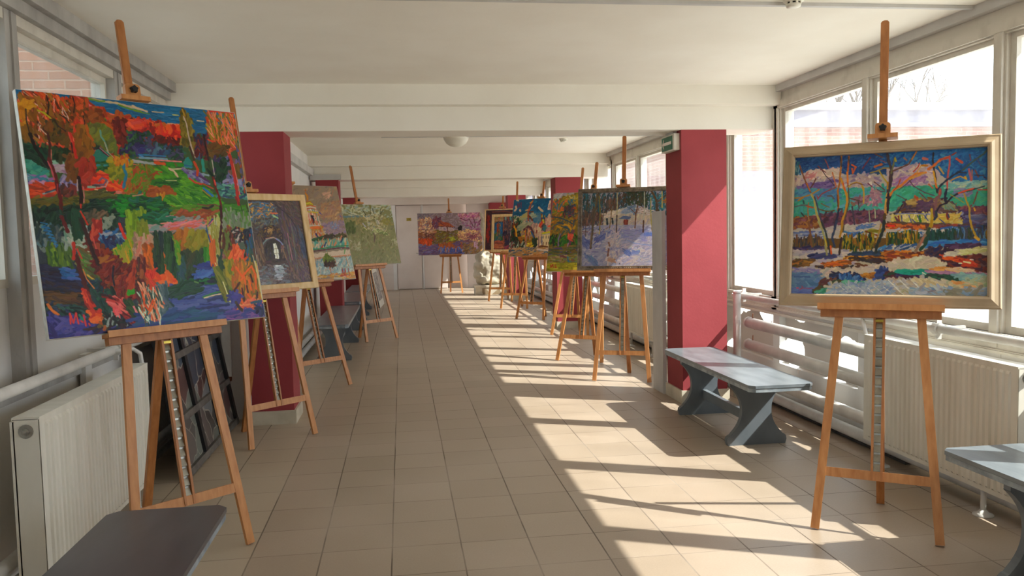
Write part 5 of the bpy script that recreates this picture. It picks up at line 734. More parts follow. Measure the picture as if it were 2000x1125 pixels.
def tile_floor():
    g = NT('floor_tiles'); T = .331
    tc = g.n('ShaderNodeTexCoord'); sx = g.n('ShaderNodeSeparateXYZ'); g.l(tc.outputs['Object'], sx.inputs[0])
    nz0 = g.n('ShaderNodeTexNoise'); nz0.inputs['Scale'].default_value = 3.0; g.l(tc.outputs['Object'], nz0.inputs['Vector'])
    wob = g.math('MULTIPLY', g.math('SUBTRACT', nz0.outputs[0], .5), .006)
    def axis(o, off):
        t = g.math('DIVIDE', g.math('ADD', g.math('ADD', o, -off + 100*T), wob), T)
        fr = g.math('FRACT', t); return g.math('FLOOR', t), g.math('MINIMUM', fr, g.math('SUBTRACT', 1.0, fr))
    ix, dx = axis(sx.outputs['X'], -.088); iy, dy = axis(sx.outputs['Y'], 3.522)
    cx = g.n('ShaderNodeCombineXYZ'); g.l(ix, cx.inputs[0]); g.l(iy, cx.inputs[1])
    wn = g.n('ShaderNodeTexWhiteNoise', noise_dimensions='2D'); g.l(cx.outputs[0], wn.inputs['Vector'])
    # grout along the corridor is wider and dirtier than across it
    gx = g.math('LESS_THAN', dx, .0105); gy = g.math('LESS_THAN', dy, .0065); gr = g.math('MAXIMUM', gx, gy)
    nz = g.n('ShaderNodeTexNoise'); nz.inputs['Scale'].default_value = 1.6; nz.inputs['Detail'].default_value = 6; g.l(tc.outputs['Object'], nz.inputs['Vector'])
    fine = g.n('ShaderNodeTexNoise'); fine.inputs['Scale'].default_value = 120; g.l(tc.outputs['Object'], fine.inputs['Vector'])
    v = g.math('ADD', g.math('ADD', g.math('MULTIPLY', wn.outputs[0], .17), g.math('MULTIPLY', nz.outputs[0], .55)), g.math('MULTIPLY', fine.outputs[0], .28))
    cr = g.n('ShaderNodeValToRGB'); cr.color_ramp.elements[0].color = srgb('94836f'); cr.color_ramp.elements[1].color = srgb('ac9b88'); cr.color_ramp.elements[0].position = .25; cr.color_ramp.elements[1].position = .75
    g.l(v, cr.inputs[0])
    # the run of tiles along the left wall is a lighter batch
    side = g.math('LESS_THAN', ix, 97.5 + 0.0)
    mx0 = g.n('ShaderNodeMix', data_type='RGBA'); g.l(g.math('MULTIPLY', side, .35), mx0.inputs[0]); g.l(cr.outputs[0], mx0.inputs[6]); mx0.inputs[7].default_value = srgb('bfb196')
    mx = g.n('ShaderNodeMix', data_type='RGBA'); g.l(g.math('MULTIPLY', gr, .8), mx.inputs[0]); g.l(mx0.outputs[2], mx.inputs[6])
    gc = g.n('ShaderNodeValToRGB'); gc.color_ramp.elements[0].color = srgb('4e4136'); gc.color_ramp.elements[1].color = srgb('94887a'); gc.color_ramp.elements[0].position = .42; gc.color_ramp.elements[1].position = .62; g.l(nz.outputs[0], gc.inputs[0]); g.l(gc.outputs[0], mx.inputs[7])
    g.l(mx.outputs[2], g.b.inputs['Base Color'])
    g.l(g.math('ADD', g.math('MULTIPLY', gr, .4), g.math('ADD', .30, g.math('MULTIPLY', nz.outputs[0], .22))), g.b.inputs['Roughness'])
    bp = g.n('ShaderNodeBump'); bp.inputs['Strength'].default_value = .35; bp.inputs['Distance'].default_value = .002
    h = g.math('ADD', g.math('MULTIPLY', gr, -1.0), g.math('MULTIPLY', fine.outputs[0], .06)); g.l(h, bp.inputs['Height']); g.l(bp.outputs[0], g.b.inputs['Normal'])
    return g.m
M['floor'] = tile_floor()

def brick_mat(name, c1, c2, mortar, bw, bh, rot):
    g = NT(name); tc = g.n('ShaderNodeTexCoord'); mp = g.n('ShaderNodeMapping'); mp.inputs['Rotation'].default_value = rot
    nz = g.n('ShaderNodeTexNoise'); nz.inputs['Scale'].default_value = 5; g.l(tc.outputs['Object'], nz.inputs['Vector'])
    mxv = g.n('ShaderNodeMix', data_type='RGBA'); mxv.inputs[0].default_value = .015; g.l(tc.outputs['Object'], mxv.inputs[6]); g.l(nz.outputs[1], mxv.inputs[7])
    g.l(mxv.outputs[2], mp.inputs['Vector'])
    b = g.n('ShaderNodeTexBrick'); b.inputs['Color1'].default_value = srgb(c1); b.inputs['Color2'].default_value = srgb(c2); b.inputs['Mortar'].default_value = srgb(mortar)
    b.inputs['Scale'].default_value = 1; b.inputs['Brick Width'].default_value = bw; b.inputs['Row Height'].default_value = bh; b.inputs['Mortar Size'].default_value = .008; b.inputs['Mortar Smooth'].default_value = .3
    g.l(mp.outputs[0], b.inputs['Vector']); g.l(b.outputs[0], g.b.inputs['Base Color']); g.b.inputs['Roughness'].default_value = .9
    bp = g.n('ShaderNodeBump'); bp.inputs['Strength'].default_value = .6; bp.inputs['Distance'].default_value = .01; bp.invert = True; g.l(b.outputs[1], bp.inputs['Height']); g.l(bp.outputs[0], g.b.inputs['Normal'])
    return g.m
M['brick'] = brick_mat('pink_brick', '9c7058', '8f6650', 'a08470', .25, .077, (math.pi/2, 0, 0))
M['brick_far'] = brick_mat('far_brick', '7c5040', '8a604c', '968070', .25, .077, (math.pi/2, 0, 0))

def glass(name, haze, tint):
    g = NT(name); t = g.t; t.nodes.remove(g.b)
    tr = g.n('ShaderNodeBsdfTransparent'); tr.inputs[0].default_value = tint
    gl = g.n('ShaderNodeBsdfGlossy'); gl.inputs['Roughness'].default_value = .03
    df = g.n('ShaderNodeBsdfTranslucent'); df.inputs[0].default_value = (.85, .85, .85, 1); d2 = g.n('ShaderNodeBsdfDiffuse'); d2.inputs[0].default_value = (.75, .75, .75, 1)
    lw = g.n('ShaderNodeLayerWeight', i_0=.5); fz = g.math('ADD', g.math('MULTIPLY', g.math('POWER', lw.outputs['Facing'], 4.0), .6), .03)
    m1 = g.n('ShaderNodeMixShader'); g.l(fz, m1.inputs[0]); g.l(tr.outputs[0], m1.inputs[1]); g.l(gl.outputs[0], m1.inputs[2])
    md = g.n('ShaderNodeMixShader', i_0=.5); g.l(df.outputs[0], md.inputs[1]); g.l(d2.outputs[0], md.inputs[2])
    tc = g.n('ShaderNodeTexCoord'); mp = g.n('ShaderNodeMapping'); mp.inputs['Scale'].default_value = (3, 3, .5); g.l(tc.outputs['Object'], mp.inputs[0])
    nz = g.n('ShaderNodeTexNoise'); nz.inputs['Scale'].default_value = 3; nz.inputs['Detail'].default_value = 8; g.l(mp.outputs[0], nz.inputs['Vector'])
    f = g.math('MULTIPLY', nz.outputs[0], haze*2)
    m2 = g.n('ShaderNodeMixShader'); g.l(f, m2.inputs[0]); g.l(m1.outputs[0], m2.inputs[1]); g.l(md.outputs[0], m2.inputs[2])
    g.l(m2.outputs[0], g.out.inputs[0]); return g.m
M['glass'] = glass('dusty_glass', .10, (.95, .97, .97, 1)); M['glass_left'] = glass('dimmed_glass', .05, (.62, .65, .65, 1))  # left tint darkened to cut the daylight from that side

def clear_patch_sheet():
    """off-white spandrel sheet with clear cells put in as its bright patches"""
    g = NT('clear_patched_white'); tc = g.n('ShaderNodeTexCoord')
    vo = g.n('ShaderNodeTexVoronoi'); vo.inputs['Scale'].default_value = 3.1; mp = g.n('ShaderNodeMapping'); mp.inputs['Scale'].default_value = (1, .8, 1); mp.inputs['Location'].default_value = (0, .3, .2)
    nz = g.n('ShaderNodeTexNoise'); nz.inputs['Scale'].default_value = 9; nz.inputs['Detail'].default_value = 3; g.l(tc.outputs['Object'], nz.inputs['Vector'])
    mx = g.n('ShaderNodeMix', data_type='RGBA'); mx.inputs[0].default_value = .06; g.l(tc.outputs['Object'], mx.inputs[6]); g.l(nz.outputs[1], mx.inputs[7]); g.l(mx.outputs[2], mp.inputs[0]); g.l(mp.outputs[0], vo.inputs['Vector'])
    f = g.math('LESS_THAN', vo.outputs['Distance'], .42)
    tr = g.n('ShaderNodeBsdfTransparent'); tr.inputs[0].default_value = (.9, .92, .92, 1); g.b.inputs['Base Color'].default_value = srgb('c4beb4'); g.b.inputs['Roughness'].default_value = .6
    ms = g.n('ShaderNodeMixShader'); g.l(f, ms.inputs[0]); g.l(g.b.outputs[0], ms.inputs[1]); g.l(tr.outputs[0], ms.inputs[2]); g.l(ms.outputs[0], g.out.inputs[0]); return g.m
M['clear_patched'] = clear_patch_sheet()

def oil_paint():
    g = NT('oil_paint'); a = g.n('ShaderNodeAttribute', attribute_name='pigment'); g.l(a.outputs['Color'], g.b.inputs['Base Color'])
    g.b.inputs['Roughness'].default_value = .42; g.b.inputs['Specular IOR Level'].default_value = .35
    tc = g.n('ShaderNodeTexCoord'); nz = g.n('ShaderNodeTexNoise'); nz.inputs['Scale'].default_value = 260; g.l(tc.outputs['Object'], nz.inputs['Vector'])
    bp = g.n('ShaderNodeBump'); bp.inputs['Strength'].default_value = .15; bp.inputs['Distance'].default_value = .001; g.l(nz.outputs[0], bp.inputs['Height']); g.l(bp.outputs[0], g.b.inputs['Normal'])
    return g.m
M['oil'] = oil_paint()

def leaded_art():
    g = NT('leaded_drawing'); tc = g.n('ShaderNodeTexCoord'); nz = g.n('ShaderNodeTexNoise'); nz.inputs['Scale'].default_value = 3; g.l(tc.outputs['Object'], nz.inputs['Vector'])
    mx = g.n('ShaderNodeMix', data_type='RGBA'); mx.inputs[0].default_value = .25; g.l(tc.outputs['Object'], mx.inputs[6]); g.l(nz.outputs[1], mx.inputs[7])
    vo = g.n('ShaderNodeTexVoronoi', feature='DISTANCE_TO_EDGE'); vo.inputs['Scale'].default_value = 5.5; g.l(mx.outputs[2], vo.inputs['Vector'])
    v2 = g.n('ShaderNodeTexVoronoi'); v2.inputs['Scale'].default_value = 5.5; g.l(mx.outputs[2], v2.inputs['Vector'])
    cr = g.n('ShaderNodeValToRGB'); cr.color_ramp.interpolation = 'CONSTANT'
    for p_, c in ((0, '4a4846'), (.25, '6c7068'), (.42, '3c4654'), (.58, '5c5452'), (.72, '74787a'), (.86, '543c3a')):
        e = cr.color_ramp.elements[0] if p_ == 0 else cr.color_ramp.elements.new(p_)
        e.position = p_; e.color = srgb(c)
    sp = g.n('ShaderNodeSeparateColor'); g.l(v2.outputs['Color'], sp.inputs[0]); g.l(sp.outputs[0], cr.inputs[0])
    m2 = g.n('ShaderNodeMix', data_type='RGBA'); g.l(g.math('LESS_THAN', vo.outputs[0], .018), m2.inputs[0]); g.l(cr.outputs[0], m2.inputs[6]); m2.inputs[7].default_value = srgb('a09c90')
    g.l(m2.outputs[2], g.b.inputs['Base Color']); g.b.inputs['Roughness'].default_value = .35; return g.m
M['leaded'] = leaded_art()

def foliage_mat():
    g = NT('bare_twigs'); g.b.inputs['Base Color'].default_value = srgb('8a8078'); g.b.inputs['Roughness'].default_value = .9
    nz = g.n('ShaderNodeTexNoise'); bp = g.n('ShaderNodeBump'); g.l(nz.outputs[0], bp.inputs['Height']); g.l(bp.outputs[0], g.b.inputs['Normal']); return g.m

# ---------------------------------------------------------------- the shell: floor, ceiling, walls, beams, columns
XL, XR, ZC, YB, YF = -1.75, 3.2, 2.69, -4.9, 22.6
PITCH = 5.65
COLY = [1.0 - PITCH, 1.0, 6.65, 12.3, 17.9]
struct('floor', box(XL-.2, XR+.17, YB-.15, YF+.6, -.12, 0), M['floor'])
bm = BM(); bx(bm, XL-.2, XR+.17, YB-.15, YF+.6, ZC, ZC+.2); struct('ceiling', bm, M['ceiling'])
for y in COLY:
    bm = BM(); bx(bm, XL, XR-.001, y-.13, y+.42, 2.53, ZC); bx(bm, XL, XR-.002, y-.01, y+.40, 2.34, 2.53); o = struct('beam', bm, M['ceiling'])
bm = BM(); bx(bm, XL, XR, YF-.35, YF, 2.33, ZC); struct('beam', bm, M['wall_grey'])
def column(x0, x1, y0, y1):
    o = struct('column', box(x0, x1, y0, y1, 0, 2.34), M['red'])
    bm = BM(); bx(bm, x0-.016, x1+.016, y0-.016, y0, 0, .11); bx(bm, x0-.016, x1+.016, y1, y1+.016, 0, .11); bx(bm, x0-.016, x0, y0, y1, 0, .11); bx(bm, x1, x1+.016, y0, y1, 0, .11)
    obj('tile_skirting', bm, M['stone'], o, bevel=.002)
for y in COLY[1:]:
    column(-1.23, -.9, y, y+.40); column(2.37, 2.77, y, y+.40)
column(2.42, 3.02, 22.1, 22.45)

# right wall: glazed bays of four panes between narrow piers
POSTS = [[-4.1, -2.83, -1.56, -.31, .95], [1.55, 2.79, 4.01, 5.27, 6.60], [8.22, 9.49, 10.76, 12.03], [13.87, 15.14, 16.41, 17.68], [19.5, 20.9, 22.3]]
bm = BM()
bx(bm, XR, XR+.17, YB, YF, 0, .33); bx(bm, XR, XR+.17, YB, YF, .74, .80)
struct('wall_right', bm, M['wall'])
bm = BM(); bx(bm, XR+.005, XR+.17, YB, YF, 2.5, ZC); struct('trim_1', bm, M['frame'])
bm = BM(); bx(bm, XR-.05, XR+.005, YB, YF, 2.635, ZC); struct('trim_2', bm, M['trunking'])
struct('wall_back', box(XL-.2, XR+.17, YB-.15, YB, 0, ZC), M['wall'])
wn = 0
allposts = sorted(p for b in POSTS for p in b)
def window_bay(side, ps, zlo, zhi, glass_m, rail=True):
    """one glazed bay: posts and rails as the frame, then a sash and a pane for every light"""
    global wn
    wn += 1; s = 1 if side == 'R' else -1; X = XR if side == 'R' else XL
    def xs(a, b): return (X+s*a, X+s*b) if s > 0 else (X+s*b, X+s*a)
    fr = BM()
    for p in ps:
        a, b = xs(.01, .13); bx(fr, a, b, p-.045, p+.045, zlo-.12, zhi+.02)
        a, b = xs(-.008, .012); bx(fr, a, b, p-.03, p+.03, zlo-.1, zhi+.02)
    a, b = xs(.0, .14)
    if rail: bx(fr, a, b, ps[0]-.06, ps[-1]+.06, zlo-.13, zlo-.02); a, b = xs(-.02, .02); bx(fr, a, b, ps[0]-.06, ps[-1]+.06, zlo-.045, zlo-.02); bx(fr, a, b, ps[0]-.06, ps[-1]+.06, zlo-.13, zlo-.115)
    a, b = xs(-.012, .13); bx(fr, a, b, ps[0]-.06, ps[-1]+.06, zhi+.01, zhi+.07)
    root = struct('window_%d' % wn, fr, M['frame'])
    for p, q in zip(ps[:-1], ps[1:]):
        sb = BM(); y0, y1 = p+.045, q-.045; a, b = xs(.035, .095); w = .04
        bx(sb, a, b, y0, y0+w, zlo-.02, zhi+.01); bx(sb, a, b, y1-w, y1, zlo-.02, zhi+.01); bx(sb, a, b, y0+w, y1-w, zlo-.02, zlo+w-.02); bx(sb, a, b, y0+w, y1-w, zhi+.01-w, zhi+.01)
        sash = obj('sash', sb, M['frame'], root, bevel=.004)
        a, b = xs(.060, .064); obj('pane', box(a, b, y0+w-.008, y1-w+.008, zlo+w-.028, zhi+.018-w), glass_m, sash)
    return root
for b in POSTS[:]:
    window_bay('R', b, .92, 2.5, M['glass'])
for a, b in zip(POSTS[:-1], POSTS[1:]):
    window_bay('R', [a[-1]+.03, b[0]-.56, b[0]-.03] if b[0]-a[-1] > 1 else [a[-1]+.03, b[0]-.03], .92, 2.5, M['glass'])
# spandrel strip under the sill, clear cells put in for its bright patches
bm = BM(); bx(bm, XR+.05, XR+.056, YB, YF, .33, .74); o = struct('window_%d' % (wn+1), bm, M['clear_patched']); wn += 1
bm = BM()
for p in allposts: bx(bm, XR-.004, XR+.12, p-.06, p+.06, .33, .8)
struct('trim_3', bm, M['wall'])
bm = BM(); bx(bm, XR-.03, XR+.0, YB, YF, .745, .765); bx(bm, XR-.012, XR, YB, YF, .80, .812); struct('trim_4', bm, M['frame'], bevel=.003)

# left wall: one glazed bay near the camera, then solid plaster up to the added far window
LP = [-3.9, -2.6, -1.3, 0.0, 1.35, 2.7, 4.03, 5.44, 6.72]
bm = BM(); bx(bm, XL-.17, XL, YB, 6.9, 0, .80); bx(bm, XL-.12, XL-.045, YB, 6.9, .80, 1.30); bx(bm, XL-.17, XL, YB, 6.9, 2.55, ZC)
struct('wall_left', bm, M['wall'])
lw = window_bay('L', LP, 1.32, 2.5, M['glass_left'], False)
bm = BM()
for p in LP: bx(bm, XL-.045, XL+.017, p-.06, p+.06, .86, 2.558); bx(bm, XL+.017, XL+.026, p-.012, p+.012, .86, 2.555)
bx(bm, XL-.05, XL+.03, YB, 6.88, .80, .86); bx(bm, XL-.02, XL+.05, YB, 6.88, 2.56, 2.62); bx(bm, XL-.02, XL+.09, YB, 6.88, 2.62, ZC)
struct('trim_5', bm, M['frame_grey'])
bm = BM(); bx(bm, XL-.17, -1.32, 6.9, 18.9, 0, ZC); bx(bm, XL-.17, -1.32, 18.9, YF, 0, .9); bx(bm, XL-.17, -1.32, 18.9, YF, 2.5, ZC); bx(bm, XL-.17, -1.32, 22.2, YF, .9, 2.5); struct('wall_left_far', bm, M['wall'])
window_bay('L', [18.95, 20.0, 21.1, 22.15], .92, 2.48, M['glass'])  # unseen window added to bring daylight onto the end wall
struct('trim_7', box(-1.32, -1.25, 7.05, YF-.35, 2.40, 2.50), M['trunking'], bevel=.004)
struct('trim_8', box(-1.30, -.86, COLY[3]-.06, COLY[3]+.0, 2.345, 2.42), M['trunking'])
struct('baseboard_left', box(-1.32, -1.30, 6.9, YF, 0, .06), M['dark'])

# end wall with its flush doors
bm = BM(); bx(bm, XL, 1.25, YF, YF+.15, 0, ZC); bx(bm, 1.25, 1.85, YF+.35, YF+.5, 0, ZC); bx(bm, 1.82, XR, YF-.12, YF+.15, 0, ZC); bx(bm, 1.2, 1.25, YF+.15, YF+.4, 0, ZC)
struct('wall_far', bm, M['wall_grey'])
struct('trim_9', bx(box(-.24, -.14, YF-.03, YF, 0, 2.33), -.62, -.54, YF-.02, YF, 0, 2.33), M['wall'])
for k, (a, b) in enumerate(((-.12, .545), (.615, 1.24))):
    d = struct('door_%d' % (k+1), box(a, b, YF-.045, YF-.005, .02, 2.31), M['wall_grey'], bevel=.004)
    hx = b-.06 if k == 0 else a+.06
    bm = BM(); tube(bm, [(hx, YF-.045, 1.0), (hx, YF-.09, 1.0), (hx + (-.09 if k == 0 else .09), YF-.09, 1.0)], .009, 8); obj('handle', bm, M['metal'], d, smooth=True)
struct('trim_10', bx(box(.552, .575, YF-.03, YF, 0, 2.33), .578, .61, YF-.05, YF, 0, 2.33), M['wall'])
struct('trim_11', bx(box(-.24, XR, 4.14, 4.17, 2.672, ZC), -.2, XR, 9.88, 9.91, 2.672, ZC), M['trunking'])

# ---------------------------------------------------------------- outside: yard, brick wings, bare trees
struct('ground', box(-30, 45, -25, 60, -.5, -.15), M['asphalt'])
struct('brick_wing', box(-9.0, XL-.17, 7.45, 12, -.15, 4.2), M['brick'])
o = struct('exterior_annex', box(6.35, 34, 16.5, 24, -.15, 3.62), M['brick_far'])
obj('pale_band', box(6.32, 34, 16.46, 16.5, -.15, 2.15), M['roofing'], o); obj('grey_band', box(6.32, 34, 16.44, 16.5, 2.15, 2.7), M['fascia'], o)  # pale and grey bands across the lower annex wall
obj('fascia', box(6.3, 34, 16.42, 16.5, 3.62, 3.98), M['fascia'], o); obj('roof_edge', box(6.28, 34, 16.3, 24, 3.98, 4.12), M['roofing'], o)
def bare_tree(x, y, h, seed, label):
    rr = random.Random(seed); bm = BM()
    def grow(p, d, L, r, n):
        q = p + d*L; tube(bm, [p, (p+q)/2 + Vector((rr.uniform(-.05, .05)*L, rr.uniform(-.05, .05)*L, 0)), q], [r, r*.85, r*.7], 6)
        if n == 0: return
        for _ in range(3 if n > 1 else 4):
            e = Vector((rr.uniform(-1, 1), rr.uniform(-1, 1), rr.uniform(-.1, .9))) * .75 + d*.75
            grow(q - d*L*rr.uniform(0, .35), e.normalized(), L*rr.uniform(.6, .8), r*.6, n-1)
    grow(Vector((0, 0, 0)), Vector((0, 0, 1)), h*.33, h*.018, 5)
    o = obj('bare_tree', bm, M['bark']); o.location = (x, y, -.15)
    return tag(o, label, 'tree')
M['rise'] = noisy('pale_winter_woods', '66626a', '8a868e', .95, .5, bump=.8, detail=10, bscale=2)
bm = BM(); nx = 60; rr = random.Random(2); prof = [4 + 8*math.sin(i*.11+.6) + rr.uniform(0, 1.2) for i in range(nx)]
va = [[bm.verts.new((2 + i*1.4, 44 + k*5 + rr.uniform(-1, 1), -.2 + (max(3, prof[i])+6)*(k/4)**.7)) for i in range(nx)] for k in range(5)]
for k in range(4):
    for i in range(nx-1): bm.faces.new((va[k][i], va[k][i+1], va[k+1][i+1], va[k+1][i]))
struct('hill', bm, M['rise'], smooth=True)
bare_tree(11.5, 27.5, 9.5, 3, 'thin bare tree rising over the annex roof beyond the window')
bare_tree(17.5, 28.5, 10.5, 8, 'taller bare leafless tree over the annex roof beyond the window')

# ---------------------------------------------------------------- pipes and radiators
def pipe_run(label, pts, r, name='heating_pipe', group=None, mat='pipe', seg=16):
    o = tag(obj(name, tube(BM(), pts, r, seg), M[mat], None, smooth=True), label, 'pipe', group)
    x, y0, z = pts[0]; y1 = pts[-1][1]; y = y0+.9; xe = XR-.004 if x > 0 else (-1.32 if y0 > 6.9 else XL)+.003
    while y < y1:
        obj('bracket', box(min(x, xe), max(x, xe), y-.012, y+.012, z-.012, z+.012), M['frame_grey'], o); y += 2.3
    return o
def flat_ends(o):
    return o
t = thing('handrail_pipe', 'white painted rail pipe along the sunny windows above the fluted radiator', 'pipe', (3.05, 1.7, .90))
obj('rail', tube(BM(), [(0, 0, 0), (-.02, 2.5, .0), (-.05, 5.35, -.01)], .024, 14), M['pipe'], t, True)
for y in (2.54, 5.2):
    bm = BM(); tube(bm, [(-.02, y-.02, 0), (-.02, y+.02, 0)], .036, 14); bx(bm, -.03, .0, y-.008, y+.008, -.06, .06); bx(bm, -.02, .15, y-.01, y+.01, -.012, .012); obj('clamp', bm, M['pipe'], t)
t['category'] = 'pipe'
t = thing('pipe_post', 'upright round post at the column end of the sunny window rail', 'post', (2.925, 6.80, 0))
obj('tube', tube(BM(), [(0, 0, 0), (0, 0, .93)], .034, 14), M['pipe'], t, True)
obj('cap', lathe(BM(), [(.036, .925), (.036, .94), (.01, .945)]), M['pipe'], t, True)
bm = BM(); tube(bm, [(0, -.03, .9), (.0, .1, .91), (.06, .2, .93), (.18, .24, .93)], .006, 8); obj('hook', bm, M['pipe'], t, True)
def fat(label, z, r, y0, y1, x=3.0, grp=None):
    t = thing('register_pipe', label, 'pipe', (x, y0, z), 0, grp)
    obj('tube', tube(BM(), [(0, 0, 0), (0, (y1-y0), 0)], r, 20), M['pipe'], t, True)
    bm = lathe(BM(), [(r*1.08, -.012), (r*1.1, 0), (r*1.1, .012), (r*.8, .03), (.01, .034)], M=Matrix.Rotation(-math.pi/2, 4, 'X')); o = obj('end_cap', bm, M['pipe'], t, True); o.location = (0, y1-y0, 0)
    bm = BM(); tube(bm, [(0, y1-y0-.08, r), (0, y1-y0-.08, r+.03), (.01, y1-y0-.06, r+.04)], .005, 6); tube(bm, [(0, y1-y0-.1, -r), (.18, y1-y0-.1, -r)], .006, 6); obj('air_vent', bm, M['copper'], t, True)
fat('fat white heating pipe with a closed end, upper of the pair behind the bench', .672, .046, 4.86, 6.72)
fat('fat white heating pipe with a closed end, lower of the pair behind the bench', .478, .046, 4.86, 6.72)
pipe_run('thick white pipe near the floor behind the bench, upper of two', [(3.02, -3, .215), (3.02, 7.4, .215), (3.04, 22.2, .215)], .042)
pipe_run('grimy white pipe lowest on the window wall just above the floor', [(3.06, -3, .075), (3.06, 7.4, .075), (3.08, 22.2, .075)], .04)
pipe_run('white pipe along the sunny wall past the first red column, upper of the far pair', [(3.06, 7.6, .66), (3.06, 17.6, .66)], .04)
pipe_run('white pipe along the sunny wall past the first red column, lower of the far pair', [(3.06, 7.6, .47), (3.06, 17.6, .47)], .04)
pipe_run('thin white rail pipe past the first red column under the windows', [(3.05, 7.7, .9), (3.05, 17.6, .9)], .022)
bm = BM(); bx(bm, XR-.12, XR, 4.6, 22.3, .0, .03); struct('trim_12', bm, M['dark'])

def radiator(label, x, y0, y1, z0, z1, s, feet=True):
    """panel radiator: s=-1 faces -x (right wall), s=1 faces +x"""
    t = thing('radiator', label, 'radiator', (x, (y0+y1)/2, 0)); L = y1-y0; h = L/2
    f = lambda a, b: (min(s*a, s*b), max(s*a, s*b))
    bm = BM(); n = max(6, int(L/.0445)); pts = []
    m = .045; st = (L-2*m)/n
    prof = [(-h, 0)]
    y = -h+m
    for i in range(n):
        prof += [(y, 0), (y+st*.16, .009), (y+st*.60, .009), (y+st*.76, 0)]; y += st
    prof.append((h, 0))
    za, zb = z0+.035, z1-.035
    R_ = []
    for z, k in ((z0, 0), (za-.012, 0), (za, 1), (zb, 1), (zb+.012, 0), (z1, 0)):
        R_.append([bm.verts.new((s*(d*k), y_, z)) for y_, d in prof])
    for A, B in zip(R_[:-1], R_[1:]):
        for i in range(len(A)-1): bm.faces.new((A[i], A[i+1], B[i+1], B[i]))
    obj('front_panel', bm, M['radiator'], t)
    a, b = f(-.10, -.004); obj('side_panel', box(a, b, -h, -h+.006, z0+.01, z1-.002), M['radiator'], t, bevel=.002); obj('side_panel', box(a, b, h-.006, h, z0+.01, z1-.002), M['radiator'], t, bevel=.002)
    a, b = f(-.102, .002); bm = BM(); bx(bm, a, b, -h, h, z1-.004, z1+.006); obj('top_grille', bm, M['radiator'], t, bevel=.002)
    a, b = f(-.11, -.095); obj('rear_panel', box(a, b, -h, h, z0, z1-.01), M['radiator'], t)
    bm = BM()
    for i in range(n):
        yy = -h+m+(i+.36)*st; a, b = f(.002, .0066); bx(bm, a, b, yy-.006, yy+.006, z0+.030, z0+.042)
    obj('slot', bm, M['dark'], t)['kind'] = 'stuff'
    bm = lathe(BM(), [(.028, 0), (.028, .006), (.016, .008), (.016, .016), (.008, .018), (.008, .028), (.002, .03)], M=Matrix.Rotation(math.pi/2, 4, 'X'), seg=16)
    o = obj('bleed_plug', bm, M['metal'], t); o.location = (s*-.05, -h, z1-.05)
    if feet:
        for yy in (-h+.28, h-.12):
            bm = BM(); tube(bm, [(s*-.05, yy, .012), (s*-.05, yy, z0+.02)], .014, 10); lathe(bm, [(.05, 0), (.05, .006), (.03, .014), (.016, .03)], (s*-.05, yy, 0), seg=16); obj('foot', bm, M['pipe'], t, True)
    return t
radiator('cream fluted panel radiator behind the winter cottage easel', 2.87, 3.43, 4.72, .15, .81, -1)
radiator('cream fluted radiator in shade under the autumn pond painting', -1.44, 3.38, 4.76, .15, .81, 1)
radiator('sunlit fluted radiator beyond the grey upright board', 2.87, 8.95, 10.25, .20, .82, -1)
def bent(label, pts, mat='pipe', r=.012):
    t = tag(obj('connection_pipe', tube(BM(), pts, r, 10), M[mat], None, True), label, 'pipe'); return t
bent('short bent white pipe linking the rail to the radiator in the sun', [(3.02, 5.0, .895), (3.0, 4.95, .87), (2.955, 4.84, .80), (2.935, 4.79, .775), (2.93, 4.74, .77)])
bent('short bent white pipe linking the rail to the radiator in the shade', [(-1.59, 4.66, .90), (-1.52, 4.78, .895), (-1.50, 4.84, .86), (-1.50, 4.86, .80), (-1.50, 4.82, .775), (-1.50, 4.77, .77)])
bent('rusty valve and pipe at the foot of the shaded radiator', [(-1.50, 3.40, .12), (-1.50, 3.34, .11), (-1.55, 3.3, .08), (-1.68, 3.2, .07)], 'copper', .016)
t = thing('handrail_pipe', 'grey white rail pipe along the shaded wall above the radiator', 'pipe', (-1.6, 1.0, .90))
obj('rail', tube(BM(), [(0, -4, 0), (0, 3.2, 0), (0, 5.75, 0)], .026, 14), M['pipe'], t, True)
for y in (3.75,):
    bm = BM(); tube(bm, [(0, y-.022, 0), (0, y+.022, 0)], .037, 14); bx(bm, -.012, .012, y-.01, y+.01, -.06, .065); bx(bm, -.15, .0, y-.01, y+.01, -.01, .01); obj('clamp', bm, M['pipe'], t)
for y in (.6, 3.62, 5.3):
    obj('bracket', box(-.13, -.10, y-.045, y+.045, -.24, -.0), M['pipe'], t)
pipe_run('pale pipe along the floor of the shaded wall behind the leaded panels', [(-1.62, -3, .2), (-1.62, 6.6, .2)], .03)
pipe_run('thin pipe under it on the shaded wall near the floor', [(-1.64, -3, .09), (-1.64, 6.6, .09)], .022)
pipe_run('white pipe at the foot of the solid wall, upper of two', [(-1.235, 7.2, .20), (-1.235, 12.2, .20)], .03)
pipe_run('white pipe at the foot of the solid wall, lower of two', [(-1.225, 7.2, .10), (-1.225, 12.2, .10)], .034)
t = thing('riser_pipe', 'upright grey pipe with a red brown valve beside the wall end', 'pipe', (-1.44, 6.82, 0))
obj('tube', box(-.035, .035, -.02, .02, .38, 1.3), M['pipe'], t, bevel=.006); obj('valve', lathe(BM(), [(.012, .33), (.03, .345), (.03, .375), (.015, .39)], seg=12), M['copper'], t, True)
obj('elbow', tube(BM(), [(0, 0, .36), (.0, 0, .26), (-.06, -.06, .22), (-.12, -.14, .2)], .02, 10), M['pipe'], t, True)

